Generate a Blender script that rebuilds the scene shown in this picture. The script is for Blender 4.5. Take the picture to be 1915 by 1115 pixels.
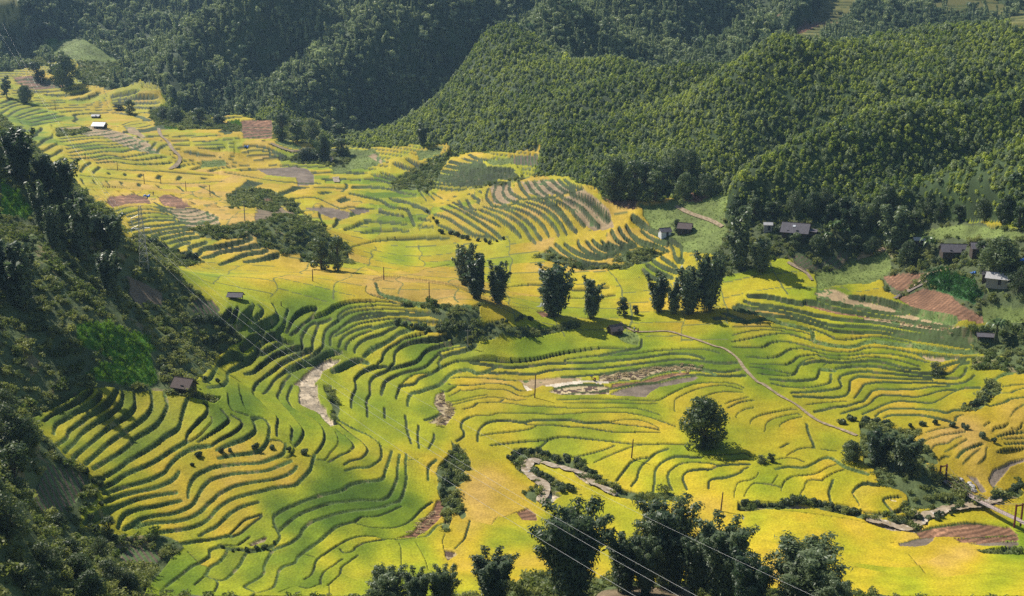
import bpy, bmesh, math, random
import numpy as np
from mathutils import Vector, Matrix
R = math.radians
SC = bpy.context.scene
for o in list(bpy.data.objects): bpy.data.objects.remove(o)
# ---------------------------------------------------------------- camera
CAMZ = 105.0; PITCH = R(14.5); FPX = 2200.0; PW, PH = 1915.0, 1115.0
cam_d = bpy.data.cameras.new('camera'); cam = bpy.data.objects.new('camera', cam_d)
SC.collection.objects.link(cam); SC.camera = cam
cam_d.sensor_width = 36.0; cam_d.lens = FPX/PW*36.0
cam_d.clip_start = 1.0; cam_d.clip_end = 6000.0
cam.location = (0, 0, CAMZ); cam.rotation_euler = (math.pi/2-PITCH, 0, 0)
# ---------------------------------------------------------------- light
SUN_AZ, SUN_EL = R(50), R(46)          # azimuth to the left of the view direction
sdir = Vector((-math.sin(SUN_AZ)*math.cos(SUN_EL), math.cos(SUN_AZ)*math.cos(SUN_EL), math.sin(SUN_EL)))
sun_d = bpy.data.lights.new('sun', 'SUN'); sun_d.energy = 5.0; sun_d.angle = R(0.5); sun_d.color = (1.0, 0.94, 0.84)
sun = bpy.data.objects.new('sun', sun_d); SC.collection.objects.link(sun)
sun.rotation_euler = sdir.to_track_quat('Z', 'Y').to_euler()
w = bpy.data.worlds.new('World'); SC.world = w; w.use_nodes = True
nt = w.node_tree; nt.nodes.clear()
sky = nt.nodes.new('ShaderNodeTexSky'); sky.sky_type = 'NISHITA'; sky.sun_disc = False
sky.sun_elevation = SUN_EL; sky.sun_rotation = -SUN_AZ; sky.altitude = 1200
bg = nt.nodes.new('ShaderNodeBackground'); bg.inputs[1].default_value = 0.09
wo = nt.nodes.new('ShaderNodeOutputWorld')
nt.links.new(sky.outputs[0], bg.inputs[0]); nt.links.new(bg.outputs[0], wo.inputs[0])
SC.view_settings.view_transform = 'Standard'; SC.view_settings.look = 'None'
SC.view_settings.gamma = 1; SC.view_settings.exposure = 0.32
SC.render.engine = 'CYCLES'
SC.cycles.max_bounces = 5; SC.cycles.diffuse_bounces = 2; SC.cycles.glossy_bounces = 1
SC.cycles.transmission_bounces = 2; SC.cycles.transparent_max_bounces = 4; SC.cycles.volume_bounces = 0
SC.cycles.use_denoising = False; SC.cycles.use_adaptive_sampling = False; SC.cycles.sample_clamp_indirect = 4.0
# ---------------------------------------------------------------- survey data
# Field edges, covers and spots were read off the photograph in enlarged tiles;
# each is cast onto the terrain below, so it becomes a place on the ground.
TILES = {k: (x, y, 6.1933) for k, x, y in [('A',60,720),('B',340,720),('C',140,880),('D',400,880),('E',280,935),('F',560,935),
 ('G',360,560),('H',600,560),('I',600,720),('J',840,580),('K',1120,580),('L',1370,540),('M',1615,540),('N',1400,680),('O',1615,690),
 ('P',820,740),('Q',1110,740),('R',1180,820),('S',1450,820),('U',780,880),('V',1615,860),('v',1360,380)]}
TILES.update({k: (x, y, 5.1611) for k, x, y in [('a',160,340),('b',480,280),('c',780,270),('d',1000,340),('e',0,140),('f',280,160),('g',0,0)]})
TILES.update({'X':(640,930,5.319),'Y':(960,900,5.186),'Z':(1260,900,3.908),'W':(640,480,4.008),'h':(1660,430,4.847),
 't':(1275,0,2.934),'u':(0,370,2.934),'q':(0,0,1.0)})
LINES = """
6 A 20,375 90,340 170,300 210,265 330,205 460,130 540,90
7 A 130,450 220,380 330,300 430,265 560,190 640,130 700,90
8 A 250,600 275,490 380,420 500,330 620,280 740,210 800,130 780,90
9 A 290,710 400,640 430,560 560,460 640,380 750,315 880,240 930,170 990,85
9 A 370,790 490,690 560,600 640,530 740,450 860,380 980,290 1040,210 1050,100
9 A 470,850 620,740 740,640 830,560 960,460 1080,390 1180,300 1190,240 1185,120
9 A 610,930 760,810 880,700 1020,600 1160,500 1290,410 1370,320 1390,240 1370,80
9 A 700,985 850,900 990,820 1120,720 1190,630 1320,560 1450,470 1530,350 1565,250 1530,100
9 C 200,140 330,110 A 850,1080 1000,990 1130,890 1290,800 1440,700 1550,610 1690,530 1730,400 1760,280 1790,200 1800,160
8 C 290,235 450,160 A 1060,1065 1180,1010 1350,940 1480,870 1600,790 1720,720 1790,680
8 C 330,290 470,240 640,190 800,150 930,100 1040,40 A 1590,950 1680,850 1800,770 B 100,760 200,730 330,720
8 C 340,400 500,320 680,270 880,230 1050,170 1150,110 1210,30
8 C 110,640 260,550 420,470 560,410 720,350 900,310 1050,290 1180,275
9 C 500,690 530,590 600,510 750,460 900,440 1080,400 1230,370
8 C 560,700 700,620 800,570 950,540 1120,520 1270,470 1370,410 1420,320 1480,210 1580,120 D 100,80 250,50 420,38 600,18 B 1090,970 1230,910 1270,890
8 C 1310,340 1320,230 1360,130 1430,60 1560,0 B 330,980 500,950 700,930 900,920 1050,870 1170,820 1200,740 1200,700
8 C 690,670 800,630 950,620 1150,610 1320,570 1450,500 1540,410 1610,350 D 60,290 130,250 230,200 370,165 560,135 720,110 860,60 930,10 B 1330,960
8 C 860,780 950,740 1120,715 1300,690 1460,640 1560,570 1640,470 1740,390 D 230,340 400,290 560,250 720,210 930,185 1000,130 1080,50 B 1490,990 1520,880 1540,830
8 C 1440,780 1500,740 1590,690 D 0,690 80,620 180,520 290,450 400,410 520,380
5 D 190,760 280,670 360,590 480,550 560,520
5 D 190,790 300,750 380,680 480,600 560,540
10b C 900,800 1050,840 1200,870 1400,840 1620,810 1800,770
4 D 80,880 250,890 320,860 420,780
8 D 400,960 560,940 690,890 760,800 740,720 700,640 690,560 760,500 900,430 1100,350 1300,290 1480,250 1560,190 1690,150 I 700,1110 750,1000 800,850 820,780
8 D 760,710 860,620 1000,520 1150,460 1330,400 1500,380 1700,360 F 1000,5 I 880,1110 890,980 910,820
9 E 1250,1100 1100,1030 1230,950 1320,870 1330,780 D 640,1010 700,930 860,870 990,780 1030,700 1120,620 1250,570 1450,510 1650,480 F 900,115 1080,55 1180,0 I 990,1110 980,980 990,820
4 F 640,270 720,215 880,210 1030,160 1180,90
7 F 640,280 760,320 900,340 1090,340 1220,300 1310,240 1420,130 1540,40
8 E 1250,1100 1420,1040 1470,940 1500,840 1560,790 1680,750 1720,680 D 1090,930 1230,830 1330,740 1440,660 F 640,270
6 F 60,940 150,870 200,720 300,640 420,560 560,480 700,440 850,440 980,470 1120,470
2 F 70,650 200,690
5 F 470,590 520,630 620,610 660,560 760,515 900,490 1000,480
4 F 250,1000 250,930 290,850 390,780 500,700
5 F 330,1010 400,950 470,880 490,800 570,740 680,660
2 F 480,860 560,910 660,950
3 F 340,1010 350,1115
5 F 0,1030 100,1045 200,1010 250,990
3 F 1150,510 1180,600 1180,720 1180,860 1220,950
3 F 1350,510 1400,600 1460,720 1490,830
3 F 1690,410 1660,490 1680,620
3 F 1690,570 1790,585 1858,520
9b F 1120,480 1250,470 1380,450 1480,430 1590,320 1720,260 1760,100
8 E 130,1090 250,980 380,880 480,800 580,750 690,680 700,600 800,560
3 E 440,620 500,680 560,750
3 E 560,760 690,800
8 E 660,880 700,800 800,740 860,680 900,600
8 E 640,890 740,940 860,950 950,880 1040,780 1090,680 1140,600
7 E 520,1010 600,940 660,890
4 E 750,1090 790,990 740,940
9b E 800,550 900,580 1010,590 1120,600 1300,590 1420,560
4 E 1500,1090 1620,1040 1720,1025 1858,1040
5 B 50,690 70,590 160,480 270,370 300,290 250,220
3 B 80,680 180,620 280,530 350,440 340,380
4 B 190,680 330,590 440,520 540,440 530,390 460,300
7 B 350,710 460,640 600,570 690,490 680,430 580,360
8 B 400,770 560,700 720,640 840,560 850,500 810,400
8 B 420,870 600,830 800,810 920,770 980,690 1010,580 1000,460 920,390 810,400
4 B 1100,610 1100,500 1110,390 1000,300 900,200 830,130 830,60 890,0
4 B 1265,660 1275,560 1270,500 1180,420 1110,390
5 B 1310,720 1370,650 1410,560 1380,490 1280,370 1180,260 1110,170 1130,100 1190,0
5 B 1550,810 1620,720 1655,610 1620,500 1520,410 1330,310 1240,220 1230,130 1280,20
3 B 1550,870 1660,880 1720,800 1800,710 1810,640 1780,570
5 B 940,120 1000,80 1050,0
3 B 660,0 680,140 730,270 850,360
2 B 530,100 540,230 600,310 780,370
3 B 1190,860 1250,850 1300,760 1260,680
2 B 1000,640 1130,660 1190,700
6 G 590,650 560,620 620,560 690,490 760,440 830,410
6 G 710,600 780,540 850,470 920,440 980,440 1040,480
6 G 750,630 830,620 910,580 1000,520 1040,490
3 G 1050,500 1120,530 1170,530
9b G 130,970 200,930 260,840 300,780 380,720 450,680 530,700 600,730 640,740 700,690 730,650 720,600
9b G 180,1030 330,1010 400,960 410,880 500,820 580,770 640,740
5 G 600,890 700,870 780,800 870,720 930,670 1030,630 1150,600 1270,590 1265,520 1265,440 1310,360 1400,290 1450,290
5 G 710,1075 740,1000 850,910 940,840 1040,750 1150,690 1280,640 1390,600 1390,500 1420,400 1450,330 1460,290 1540,270 1610,240
5 G 830,1110 890,1040 960,940 1060,850 1120,810 1250,750 1370,690 1500,580 1510,500 1530,400 1570,340 1680,270 1700,230
4 G 1010,1100 1040,1000 1130,880
5 G 1110,1110 1150,1030
8b G 1100,830 1270,750 1400,730 1520,650 1620,620 1720,620
4 G 1085,390 1150,270 1240,180 1330,140 1440,125
4 G 1125,430 1260,320 1370,240 1440,130
7b G 980,420 1040,340 1070,250 1110,150
8b G 660,370 760,320 860,300 940,250 980,180 930,80
5 G 350,240 450,140
5 G 430,270 510,160 530,120
7b G 510,310 620,200 680,100 700,40
7b G 700,260 770,220 820,140 770,60
3 G 1370,240 1500,200 H 100,150 130,120 250,70 400,45 560,40 720,40 900,60
4 H 200,230 230,170 330,115 460,95 600,85 690,70 850,90 1040,100
4 H 215,240 300,180 420,145 620,125 800,125 950,135 1200,165 1400,180 1600,210
5 H 110,540 120,420 200,370 320,270 420,205 600,170 760,170
5 H 340,260 480,230 680,205 780,180 950,180 1150,190 1260,180 1350,210 1500,240
4 H 150,435 280,380 420,300 600,260 800,235 950,230 1050,250 1250,265 1450,270
6 H 210,560 240,470 330,400 460,350 590,320
8b H 600,345 740,310 860,280 950,270 1060,290
4 H 290,600 300,520 380,450 480,410 600,370
5 H 390,630 400,570 460,500 560,450 690,420 800,360 880,320
9b H 500,680 560,610 650,560 780,500 850,450 920,400 1080,360
4 H 660,770 710,720 720,650 770,580 880,520 960,470 1090,440 1220,420
5 H 850,740 850,680 870,600 940,540 1060,500 1200,490 1330,495 1450,470 1550,450
5 H 800,820 940,790 1060,760 1140,720 1190,640 1270,580 1400,550 1560,520 1690,500 1760,490
4 H 1390,650 1370,620 1450,600 1600,560 1700,540
7 H 1390,660 1420,680 1500,640 1640,610 1800,545
6 H 700,1110 720,1000 770,940 870,890 1000,850 1110,830 1220,790 1290,720 1360,650
5 I 540,380 530,200 570,120 565,0 H 590,930 650,880 760,840 850,760
5 I 355,280 360,160 400,80 H 410,1010 390,950 440,880 520,830 640,800 760,800
6 I 870,170 900,80 H 930,1010 1080,990 1150,920 1280,870 1380,800 1360,750 1420,680
3 H 940,1000 980,950 1090,880 1200,870 1280,860
9 I 1010,250 1010,190 1050,110 1150,90 H 1200,1060 1380,1000 1480,900 1560,850 J 100,720 200,705 270,720 310,750 400,740 480,700 550,660
4 H 1380,810 1500,750 1620,720 J 90,600 240,600 400,595 560,605 700,615 900,605 1080,575 1200,545 1340,515 1500,490 1700,460 K 180,450 310,460
3 H 1480,990 1560,1005 1700,1000
3 H 1380,1060 1470,1080 1570,1020
10b H 130,850 250,800 350,750 450,720 550,760
5 I 700,130 740,0
4 I 740,280 745,400
6 I 1200,420 1280,400 1390,340
4 I 980,360 1000,540 1050,700
4 I 1130,480 1125,640 1140,750
6 I 1310,580 1310,640 1250,750
7b I 200,420 380,520 530,590 640,660 690,720 700,850 640,920 540,970 400,970 280,1010
5 I 270,940 350,890 470,860 540,780 500,700 380,600 200,460
4 I 90,905 200,840 350,770 370,700 270,600 100,480
8b I 1240,1115 1250,960 1340,880
2 I 1010,880 1130,870
5 P 210,540 290,490 290,430 260,370 290,300 360,260
5 P 455,540 460,450 490,390 560,330 680,300 800,300 950,320 1010,320 1120,295 1300,295 1500,290 1600,310 1700,325 Q 180,322
3 P 365,265 450,240 600,240 700,215 900,215 1100,215 1300,230 1550,220 1700,205 Q 300,205 450,220 600,250 760,300 950,370
4 P 1010,320 1020,345 1130,355 1300,350 1550,375 1700,380 Q 200,430 400,435 600,435 760,440
2 P 480,475 650,450 850,430 1050,400 1130,360
4 P 600,590 800,565 1000,545 1240,530 1350,500 1450,490 1600,500 Q 250,550 500,575 750,575 1150,580
4 P 1120,635 1200,590 1245,540
4 P 1570,725 1700,700 Q 120,640 240,590
4 P 290,170 400,140 460,95 600,90 710,85 750,55
3 P 720,90 900,110 1000,130 1200,135 1550,155 Q 400,155 600,180 780,240
3 P 100,85 200,80 350,40 480,15 570,5
3 P 110,120 200,110 350,70 480,45 600,30 750,40 880,65 1020,60
3 P 1370,60 1600,55 Q 350,55
2 P 1450,95 Q 400,100 600,105 740,100
3 Q 370,60 600,70 750,65 K 800,1000 900,950 1100,870 1350,850 1560,860 1680,910
3 Q 940,200 940,100 K 890,1040 1000,980 1150,920 1350,885 1500,890 1660,930
3 Q 180,320 350,290 500,290 650,330 760,390
4 Q 200,330 400,355 600,375 760,410
3 K 1190,1030 1300,980 1450,955 1670,965
5 R 6,565 Q 500,980 520,900 560,820 650,740 740,670 870,625
4 Q 265,1000 350,890 420,800 500,750 640,730
5 R 255,640 270,520 Q 720,870 790,790 900,730 1030,715 1150,730 1245,730
4 R 480,620 435,520 430,430 460,380 560,310 680,290 900,300 1010,325
5 R 650,610 605,500 610,440 670,390 800,370 920,370 1010,330 1150,315 1380,310
5 R 895,600 905,510 960,480 1120,460 1260,410 1300,370 1360,345
3 R 1190,700 1210,600 1250,520 1380,495 1450,460 1480,400
3 R 1310,690 1360,590 1430,530 1600,545 1740,580
3 R 1640,540 1700,440
3 R 1740,600 1780,510 1858,465
3 Q 0,790 200,700 450,600 560,580
3 Q 1650,270 1660,230 1750,170 1858,150
3 Q 1520,110 1620,70 1800,30
4 Q 1560,150 1700,85 1850,65
3 R 840,205 1000,205 1150,200 1310,185 1390,230
3 R 920,260 1100,265 1350,255
3 N 20,710 40,660 130,615 280,580 480,545 560,545
3 N 185,800 200,720 260,660 400,620 540,595 600,605
3 N 360,750 380,710 480,660 620,625
4 N 670,710 690,810 740,930 760,990
3 N 440,1080 600,1000 750,985
4 N 850,1005 1010,1030
5 N 250,185 450,210 700,205 790,180 820,90 850,75
8b N 850,75 940,85 1000,90
4 N 270,240 480,285 680,290 900,250 950,210 955,130
5 N 490,345 700,340 870,325 1060,290 1050,200 1080,150 1200,115 O 0,40 150,50 350,70 550,90 800,110 1050,125 1150,90 1190,0
5 N 520,390 700,395 900,405 1050,400 1140,370 1170,290 1180,210 1250,165 O 0,100 250,115 500,125 800,140
3 N 660,490 800,470 1000,455 1140,450
6 N 1230,410 1280,340 O 0,200 50,180 200,165 500,170 850,175 1000,185 1150,175 1240,130 1280,90
6 N 760,570 900,540 1000,515 1150,500 1280,460 O 0,385 50,330 100,270 200,245 400,250 600,245 800,215 1000,210
5 N 1070,590 1200,550 O 0,450 90,400 130,350 220,315 400,320 600,335 720,315 850,275 1000,250 1080,250
6 N 1330,600 O 0,530 120,480 280,410 400,385 550,390 780,405 880,370 1000,300 1120,250 1220,230 1350,235
6 O 140,560 200,510 320,470 500,470 700,480 850,495 960,520 1050,490 1150,490
5 O 230,580 300,550 450,545 650,545 800,570 1000,620
4 O 1060,610 1080,560 1150,540
3 O 690,870 760,820 850,800 900,780 1050,760 1180,740
3 O 780,960 820,900 880,880 980,870 1050,820 1140,790
3 O 940,970 1020,930 1120,870 1200,830
4 O 1080,1040 1150,960 1250,920 1380,880
3 O 1150,1110 1200,1050 1270,990 1350,930
3 O 870,1080 920,1030 1000,1020
3 O 1320,1110 1400,1040 1430,920
3 O 1490,740 1520,700 1620,690 1680,650
3 O 1390,670 1470,630
4 O 1460,440 1620,400 1700,360 1858,340
4 O 1590,290 1700,290 1760,260 1858,235
3 O 1600,220 1700,205 1858,190
4 O 1560,790 1700,765 1858,750
3 O 1600,820 1858,815
4 O 1640,890 1720,880 1858,870
3 O 1550,980 1700,950 1858,930
3 O 1720,720 1800,720 1840,640
3 O 1700,560 1760,480 1858,420
3 O 720,750 850,710 1000,690
6b O 1490,170 1560,110 1650,70 1750,50
7 L 170,100 300,105 450,120 620,160 800,190 850,170 1000,190 1200,245 1400,280 M 150,325 350,355 560,390 750,425 900,450 1060,455
6 L 130,160 240,190 430,210 650,245 840,290 950,320 1100,345 1300,370 M 0,385 250,415 450,455 650,485 880,520 1080,550 1270,570
5 L 50,210 180,235 400,250 580,280 750,320 900,360 1050,410 1180,440 1400,445 M 200,470 400,510 600,540 800,560 1000,590 1280,630
5 L 0,230 150,270 320,300 480,320 600,330 800,375 950,420 1100,470 1200,500 1400,520 M 200,520 400,555 650,595 850,615 1000,640 1250,690
4 L 920,470 1050,520 1150,570 1200,595 1350,600 M 0,575 180,570 350,590 550,635
10b L 0,380 200,395 330,365 450,350 520,400 650,430 850,480 920,510 930,570 950,620 1050,650 1200,680 1400,685 M 0,640 130,620 250,640 450,665 550,665 700,690 900,720 1100,745 1300,750
3 L 0,550 150,510 280,490 450,485 600,500
2 L 0,450 200,445 500,460 800,510 900,540
4 L 0,625 180,590 380,545 600,525 720,550 850,590 920,610
4 L 0,690 330,690 430,640 560,615 680,630 850,670 950,700 1050,720 1130,730 1300,745 1450,730 M 0,705 100,690 300,700 480,735 620,760 850,785 1100,800 1300,800
4 L 160,795 300,810 430,815 540,790 640,720 720,700 850,710 960,740 1040,760 1150,780 1350,785 M 0,765 200,760 400,780 550,810 750,865
4 L 210,880 400,885 600,895 690,860 760,800 850,780 980,775 1040,800 1200,825 1380,825 M 0,800 150,800 300,815 450,850 640,910
4 L 210,915 350,930 500,960 690,1000 740,970 770,900 840,840 950,810
4 L 300,990 450,1010 670,1020 740,980
5 L 810,885 900,860 1000,845 1150,860 1300,865 M 0,850 150,850 300,880 450,925 650,950
7 L 1200,930 1350,915 M 0,910 150,910 300,940 500,970 680,995 850,1000 1000,990 1070,930 1130,870 1220,860
3 L 1050,920 1070,880 1100,865
5 M 880,930 980,890 1080,850 1180,820
5 M 1620,470 1858,500
6 M 1620,590 1858,610
6 M 1620,660 1858,670
6 M 1600,720 1858,740
5 L 980,140 1150,180 1300,210 1500,250 M 200,285 350,300 500,280 540,265
7b L 1350,110 1500,130 M 0,125 200,165 450,250 560,280 700,320 900,370 1080,415
5 K 0,540 100,520 330,475 480,450 495,350
4 J 1340,610 1350,585 1450,570 1600,550 K 0,535
5 J 240,610 400,635 550,660 700,675 850,670 1000,650 1160,630 1300,635 1380,625 1600,620 K 0,610 200,595 400,575 560,555 720,530 850,515 1000,515 1120,540 1220,575
2 K 130,535 400,520 600,490 800,475 1050,460 1250,470 1400,510
5 J 440,730 560,745 660,735 850,750 1000,750 1100,725 1170,710 1350,695 1600,695 K 0,685 200,665 400,640 600,615 800,590 960,580 1100,590 1240,610 1450,630 1600,620
4 J 20,800 120,790 300,795 500,805 630,820 780,830
6 J 1300,785 1500,775 K 0,755 200,725 400,700 600,675 800,650 950,640 1080,650 1200,690 1350,720 1500,725 1640,700
4 J 0,870 120,885 300,880 450,860 600,865 720,890 800,940 900,950
3 J 150,945 260,940 370,920 500,930 630,930 720,960 800,1000 900,1015 990,990
3 J 0,940 90,890
3 J 0,1010 80,970 140,930
6b K 130,850 250,825 350,830
6b K 480,820 600,770 750,730 950,710 1240,720 1350,760
5 K 0,950 150,920 300,890 480,860 650,845 800,800 950,770 1050,760 1200,760 1400,775 1700,770
5 J 1220,915 1400,880 1600,870 1780,880
4 J 1300,990 1500,960 1700,950 1858,950
4 V 590,850 800,800 1000,770 1200,745 1400,760
4 V 330,985 480,970 640,925 900,915 1200,915 1500,895 1780,885
3 V 1100,985 1300,985 1600,960 1780,960
3 S 70,620 80,570 130,490 210,450 400,435 500,410 600,350 710,310
3 S 280,690 300,640 340,580 350,530 400,490 530,500 570,470 700,400 800,370
4 S 640,750 620,640 650,540 670,480
3 S 890,650 960,760 970,800
5 S 890,640 940,580 1000,540 1060,530 1150,545 1200,550
4 S 1350,870 1280,780 1265,710 1450,690
4 S 1040,870 1200,890 1350,880 1470,830 1510,770
7b S 0,370 150,340 330,350 430,310 540,250 640,240 800,340 950,390 1080,430
3 S 130,215 280,130 430,120
3 S 0,260 150,235 250,250 340,290
4 S 60,120 150,70
4 U 430,930 540,820 570,740 590,680 615,590
2 U 580,830 720,870 880,920 1050,990
2 U 620,600 850,650 870,630 940,550
3 U 1150,500 1000,560 940,550
7 a 290,290 400,250 520,238 640,240 760,290
7 a 310,330 440,300 560,272 700,285 790,315
6 a 400,345 560,312 680,310 850,340
6 a 420,410 560,360 700,350 860,360
6 a 430,435 600,385 750,380 880,385
7 a 400,490 560,450 640,440 780,425 960,400
7 a 480,520 640,490 800,460 980,440
8 a 640,530 750,505 860,490 1000,465
8 a 740,560 850,535 960,510 1040,505
8 a 800,605 900,575 1000,555 1090,545
7 a 670,200 760,250 900,270 1050,255
6 a 680,240 830,290 1000,300 1100,270
6 a 780,290 900,330 1080,330 1180,290
6 a 860,350 1000,370 1150,350 1230,320
6 a 900,390 1060,410 1200,390 1270,350
6 a 980,440 1100,460 1220,440 1290,410
9 a 840,660 930,610 1000,600
10 a 920,700 1000,690 1010,640 1100,620 1160,605
11 a 1010,720 1090,710 1130,660 1250,650 1450,610 1600,570
11b a 1130,740 1220,725 1300,685 1500,655 1720,630
11b a 1300,815 1420,765 1560,705 1750,690
8b a 1530,785 1650,770 1858,730
9 c 310,180 480,205 650,215
10 c 280,215 420,235 560,255 760,270 930,285
10 c 240,265 420,285 620,300 800,315 960,330
9 c 200,305 380,330 560,345 760,355
9 c 180,345 380,365 600,375 830,385
8 c 160,385 350,400 560,400
8 c 140,410 300,438 470,440
6 c 440,145 560,170 620,180
5 c 500,110 600,150 680,155
6 c 600,640 760,700 880,770 960,840 1000,900
6 c 640,610 800,660 930,720 1030,800 1090,900 1140,950
6 c 720,600 880,640 1010,710 1110,790 1160,880 1200,920
6 c 860,610 1000,640 1120,700 1220,790 1270,890
6 c 960,570 1120,630 1240,700 1330,800 1370,890
6 c 1050,560 1200,610 1310,680 1400,780 1440,870
6 c 1100,530 1250,580 1370,660 1450,760 1540,850
8 c 1200,520 1350,600 1430,700 1500,800
8 c 1290,520 1450,600 1540,700 1620,790
8 c 1390,510 1560,590 1660,690 1760,790
8 c 1480,480 1640,560 1760,660 1858,750
6b c 730,600 870,610 990,545 1100,530 1250,520 1370,500 1450,470 1580,460
6 c 890,390 900,470 1000,530
6 c 980,370 1010,440 1080,520
6 c 1060,380 1110,460 1200,520
6 c 1120,370 1180,440 1260,500
6 c 1200,360 1270,430 1370,490
6 c 1290,350 1370,420 1450,470
6 c 1360,350 1430,410 1520,460
6 c 1420,350 1500,410 1600,450
6 c 760,410 740,480 760,550 850,600
6 c 840,400 830,480 880,540 960,560
6 c 690,430 670,520 720,590
6b c 300,590 420,640 520,700 650,780 780,880 820,920
6 c 350,570 450,620 560,680 720,750 800,790
6 c 480,540 520,620 570,650
6 c 400,550 440,610 540,650
5 c 230,620 350,670 500,760 640,850 760,920
5 c 170,680 300,720 420,800 560,880 700,900
5 c 200,780 320,830 440,900
6 d 200,620 280,690 420,760 560,800 700,800
7b d 140,650 250,730 420,800 560,815
6 d 290,620 380,690 520,740 650,750
5 d 420,590 440,660 560,720 690,730
5 d 500,600 560,670 680,720 780,700
5 d 560,590 640,660 780,690
5 d 640,600 700,650 820,670 910,670
5 d 710,620 790,650 870,640
5 d 740,500 790,590 880,630 960,620
5 d 810,480 870,570 980,620
5 d 880,460 940,540 1030,600
6 d 1030,480 1130,560 1280,610
7b d 1030,600 1150,620 1290,670
6 d 1110,480 1250,560 1330,640 1360,760 1430,780
5 d 930,370 1050,440 1200,510 1330,580 1410,640 1420,760
6 d 1130,770 1220,830 1380,880
6 d 1080,820 1200,880 1330,930
6 d 1040,860 1120,920 1200,950
5 d 1220,740 1290,790 1370,840
6 d 100,720 250,780 420,830
6 e 0,290 120,240
6 e 0,330 140,280 210,270
6 e 0,385 130,310 270,290
6 e 70,410 160,350 290,320 340,310
6 e 150,415 260,370 400,335
6 e 180,430 300,390 470,360
6 e 260,440 400,410 550,380
7 e 290,470 430,440 620,400
5 e 300,500 450,470 600,450
4 e 150,60 260,50 420,60 560,95
4 e 160,90 300,70 450,85 600,110
4 e 250,130 400,110 560,115
5 e 270,155 420,140 560,130 660,125
6 e 300,165 500,165 640,150 790,140
7b e 430,190 600,200 760,185 870,170
7b e 680,240 820,230 960,185
4 e 540,520 700,500 880,490
4 e 560,545 720,535 900,530
4 e 560,590 740,580 900,560 1000,550 1080,530
4 e 580,625 760,605 920,590 1040,575 1140,560
4 e 590,650 760,630 900,620 1080,610 1180,590
4 e 640,690 800,670 920,650 1080,650 1250,610
4 e 650,720 800,700 960,680 1100,680 1300,640
4 e 660,760 830,730 1000,710 1160,700 1340,670
5 e 670,790 860,770 1010,745 1180,750 1380,690
5 e 680,815 880,805 1040,780 1200,800 1460,760
6b e 920,830 1080,810 1300,830 1600,800
6b e 940,855 1100,845 1330,870 1650,860
5 e 1180,490 1260,460 1330,450
5 e 1200,500 1320,480 1390,470
5 e 1250,515 1370,510 1450,490
4 e 1430,740 1480,690 1500,660
4 e 1510,750 1560,700 1610,680
4 e 1080,220 1250,200 1330,190
4 e 1090,245 1300,240 1520,240
4 e 1100,270 1300,275 1530,285
4 e 1290,310 1420,325 1560,320
5 e 0,560 100,520 220,500
4 f 230,500 330,490 430,490
5 f 420,500 600,490 680,480
5 f 430,540 560,545 660,530
5 f 450,580 600,580 700,570
6b f 480,610 620,610 720,595
4 f 860,600 1000,590 1150,620 1320,690
4 f 900,640 1050,630 1200,660 1320,700
4 f 950,680 1100,670 1300,710
3 f 1000,720 1200,700
5 f 340,640 480,670 620,680
6 f 1160,570 1250,600 1400,640 1480,630
5 f 890,410 1170,410
5 f 900,450 1180,430
5 f 900,480 1180,460
5 f 910,510 1190,480
6b b 900,430 1050,465 1200,500 1300,560 1440,580 1480,640 1520,740
5 b 820,410 870,370 860,340
4 b 1050,290 1180,300 1300,330
4 b 1120,260 1250,280 1340,310
4 b 1200,240 1300,270 1370,290
6 b 1320,140 1450,190 1600,200
6 b 1450,110 1550,160 1650,150
3 b 1580,420 1640,500
3 b 1640,420 1720,490
3 b 1700,425 1790,480
3 b 550,370 700,375 850,380
3 b 340,480 560,470 800,570 900,560 1130,580
3 b 920,940 1200,890 1500,870 1858,860
4b W 420,110 520,130 640,100 800,70
3 W 180,220 190,280 330,330 500,385
8b W 250,200 290,290 420,330 560,370 720,390 960,370
2 W 200,100 330,160
3 q 150,330 250,338 330,345 420,340
3 q 170,352 260,356 330,362
3 q 200,318 300,322 400,330
3 q 940,540 1000,535 1080,545 1140,540
3 q 960,555 1060,560 1150,555
3 q 420,325 520,340 600,345
3 q 1640,985 1560,970 1450,955
3 q 1330,985 1420,1010 1500,1035 1590,1055 1700,1065 1760,1040
3 q 1600,1065 1720,1085 1850,1075
2 q 1700,1040 1730,1075
"""
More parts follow.
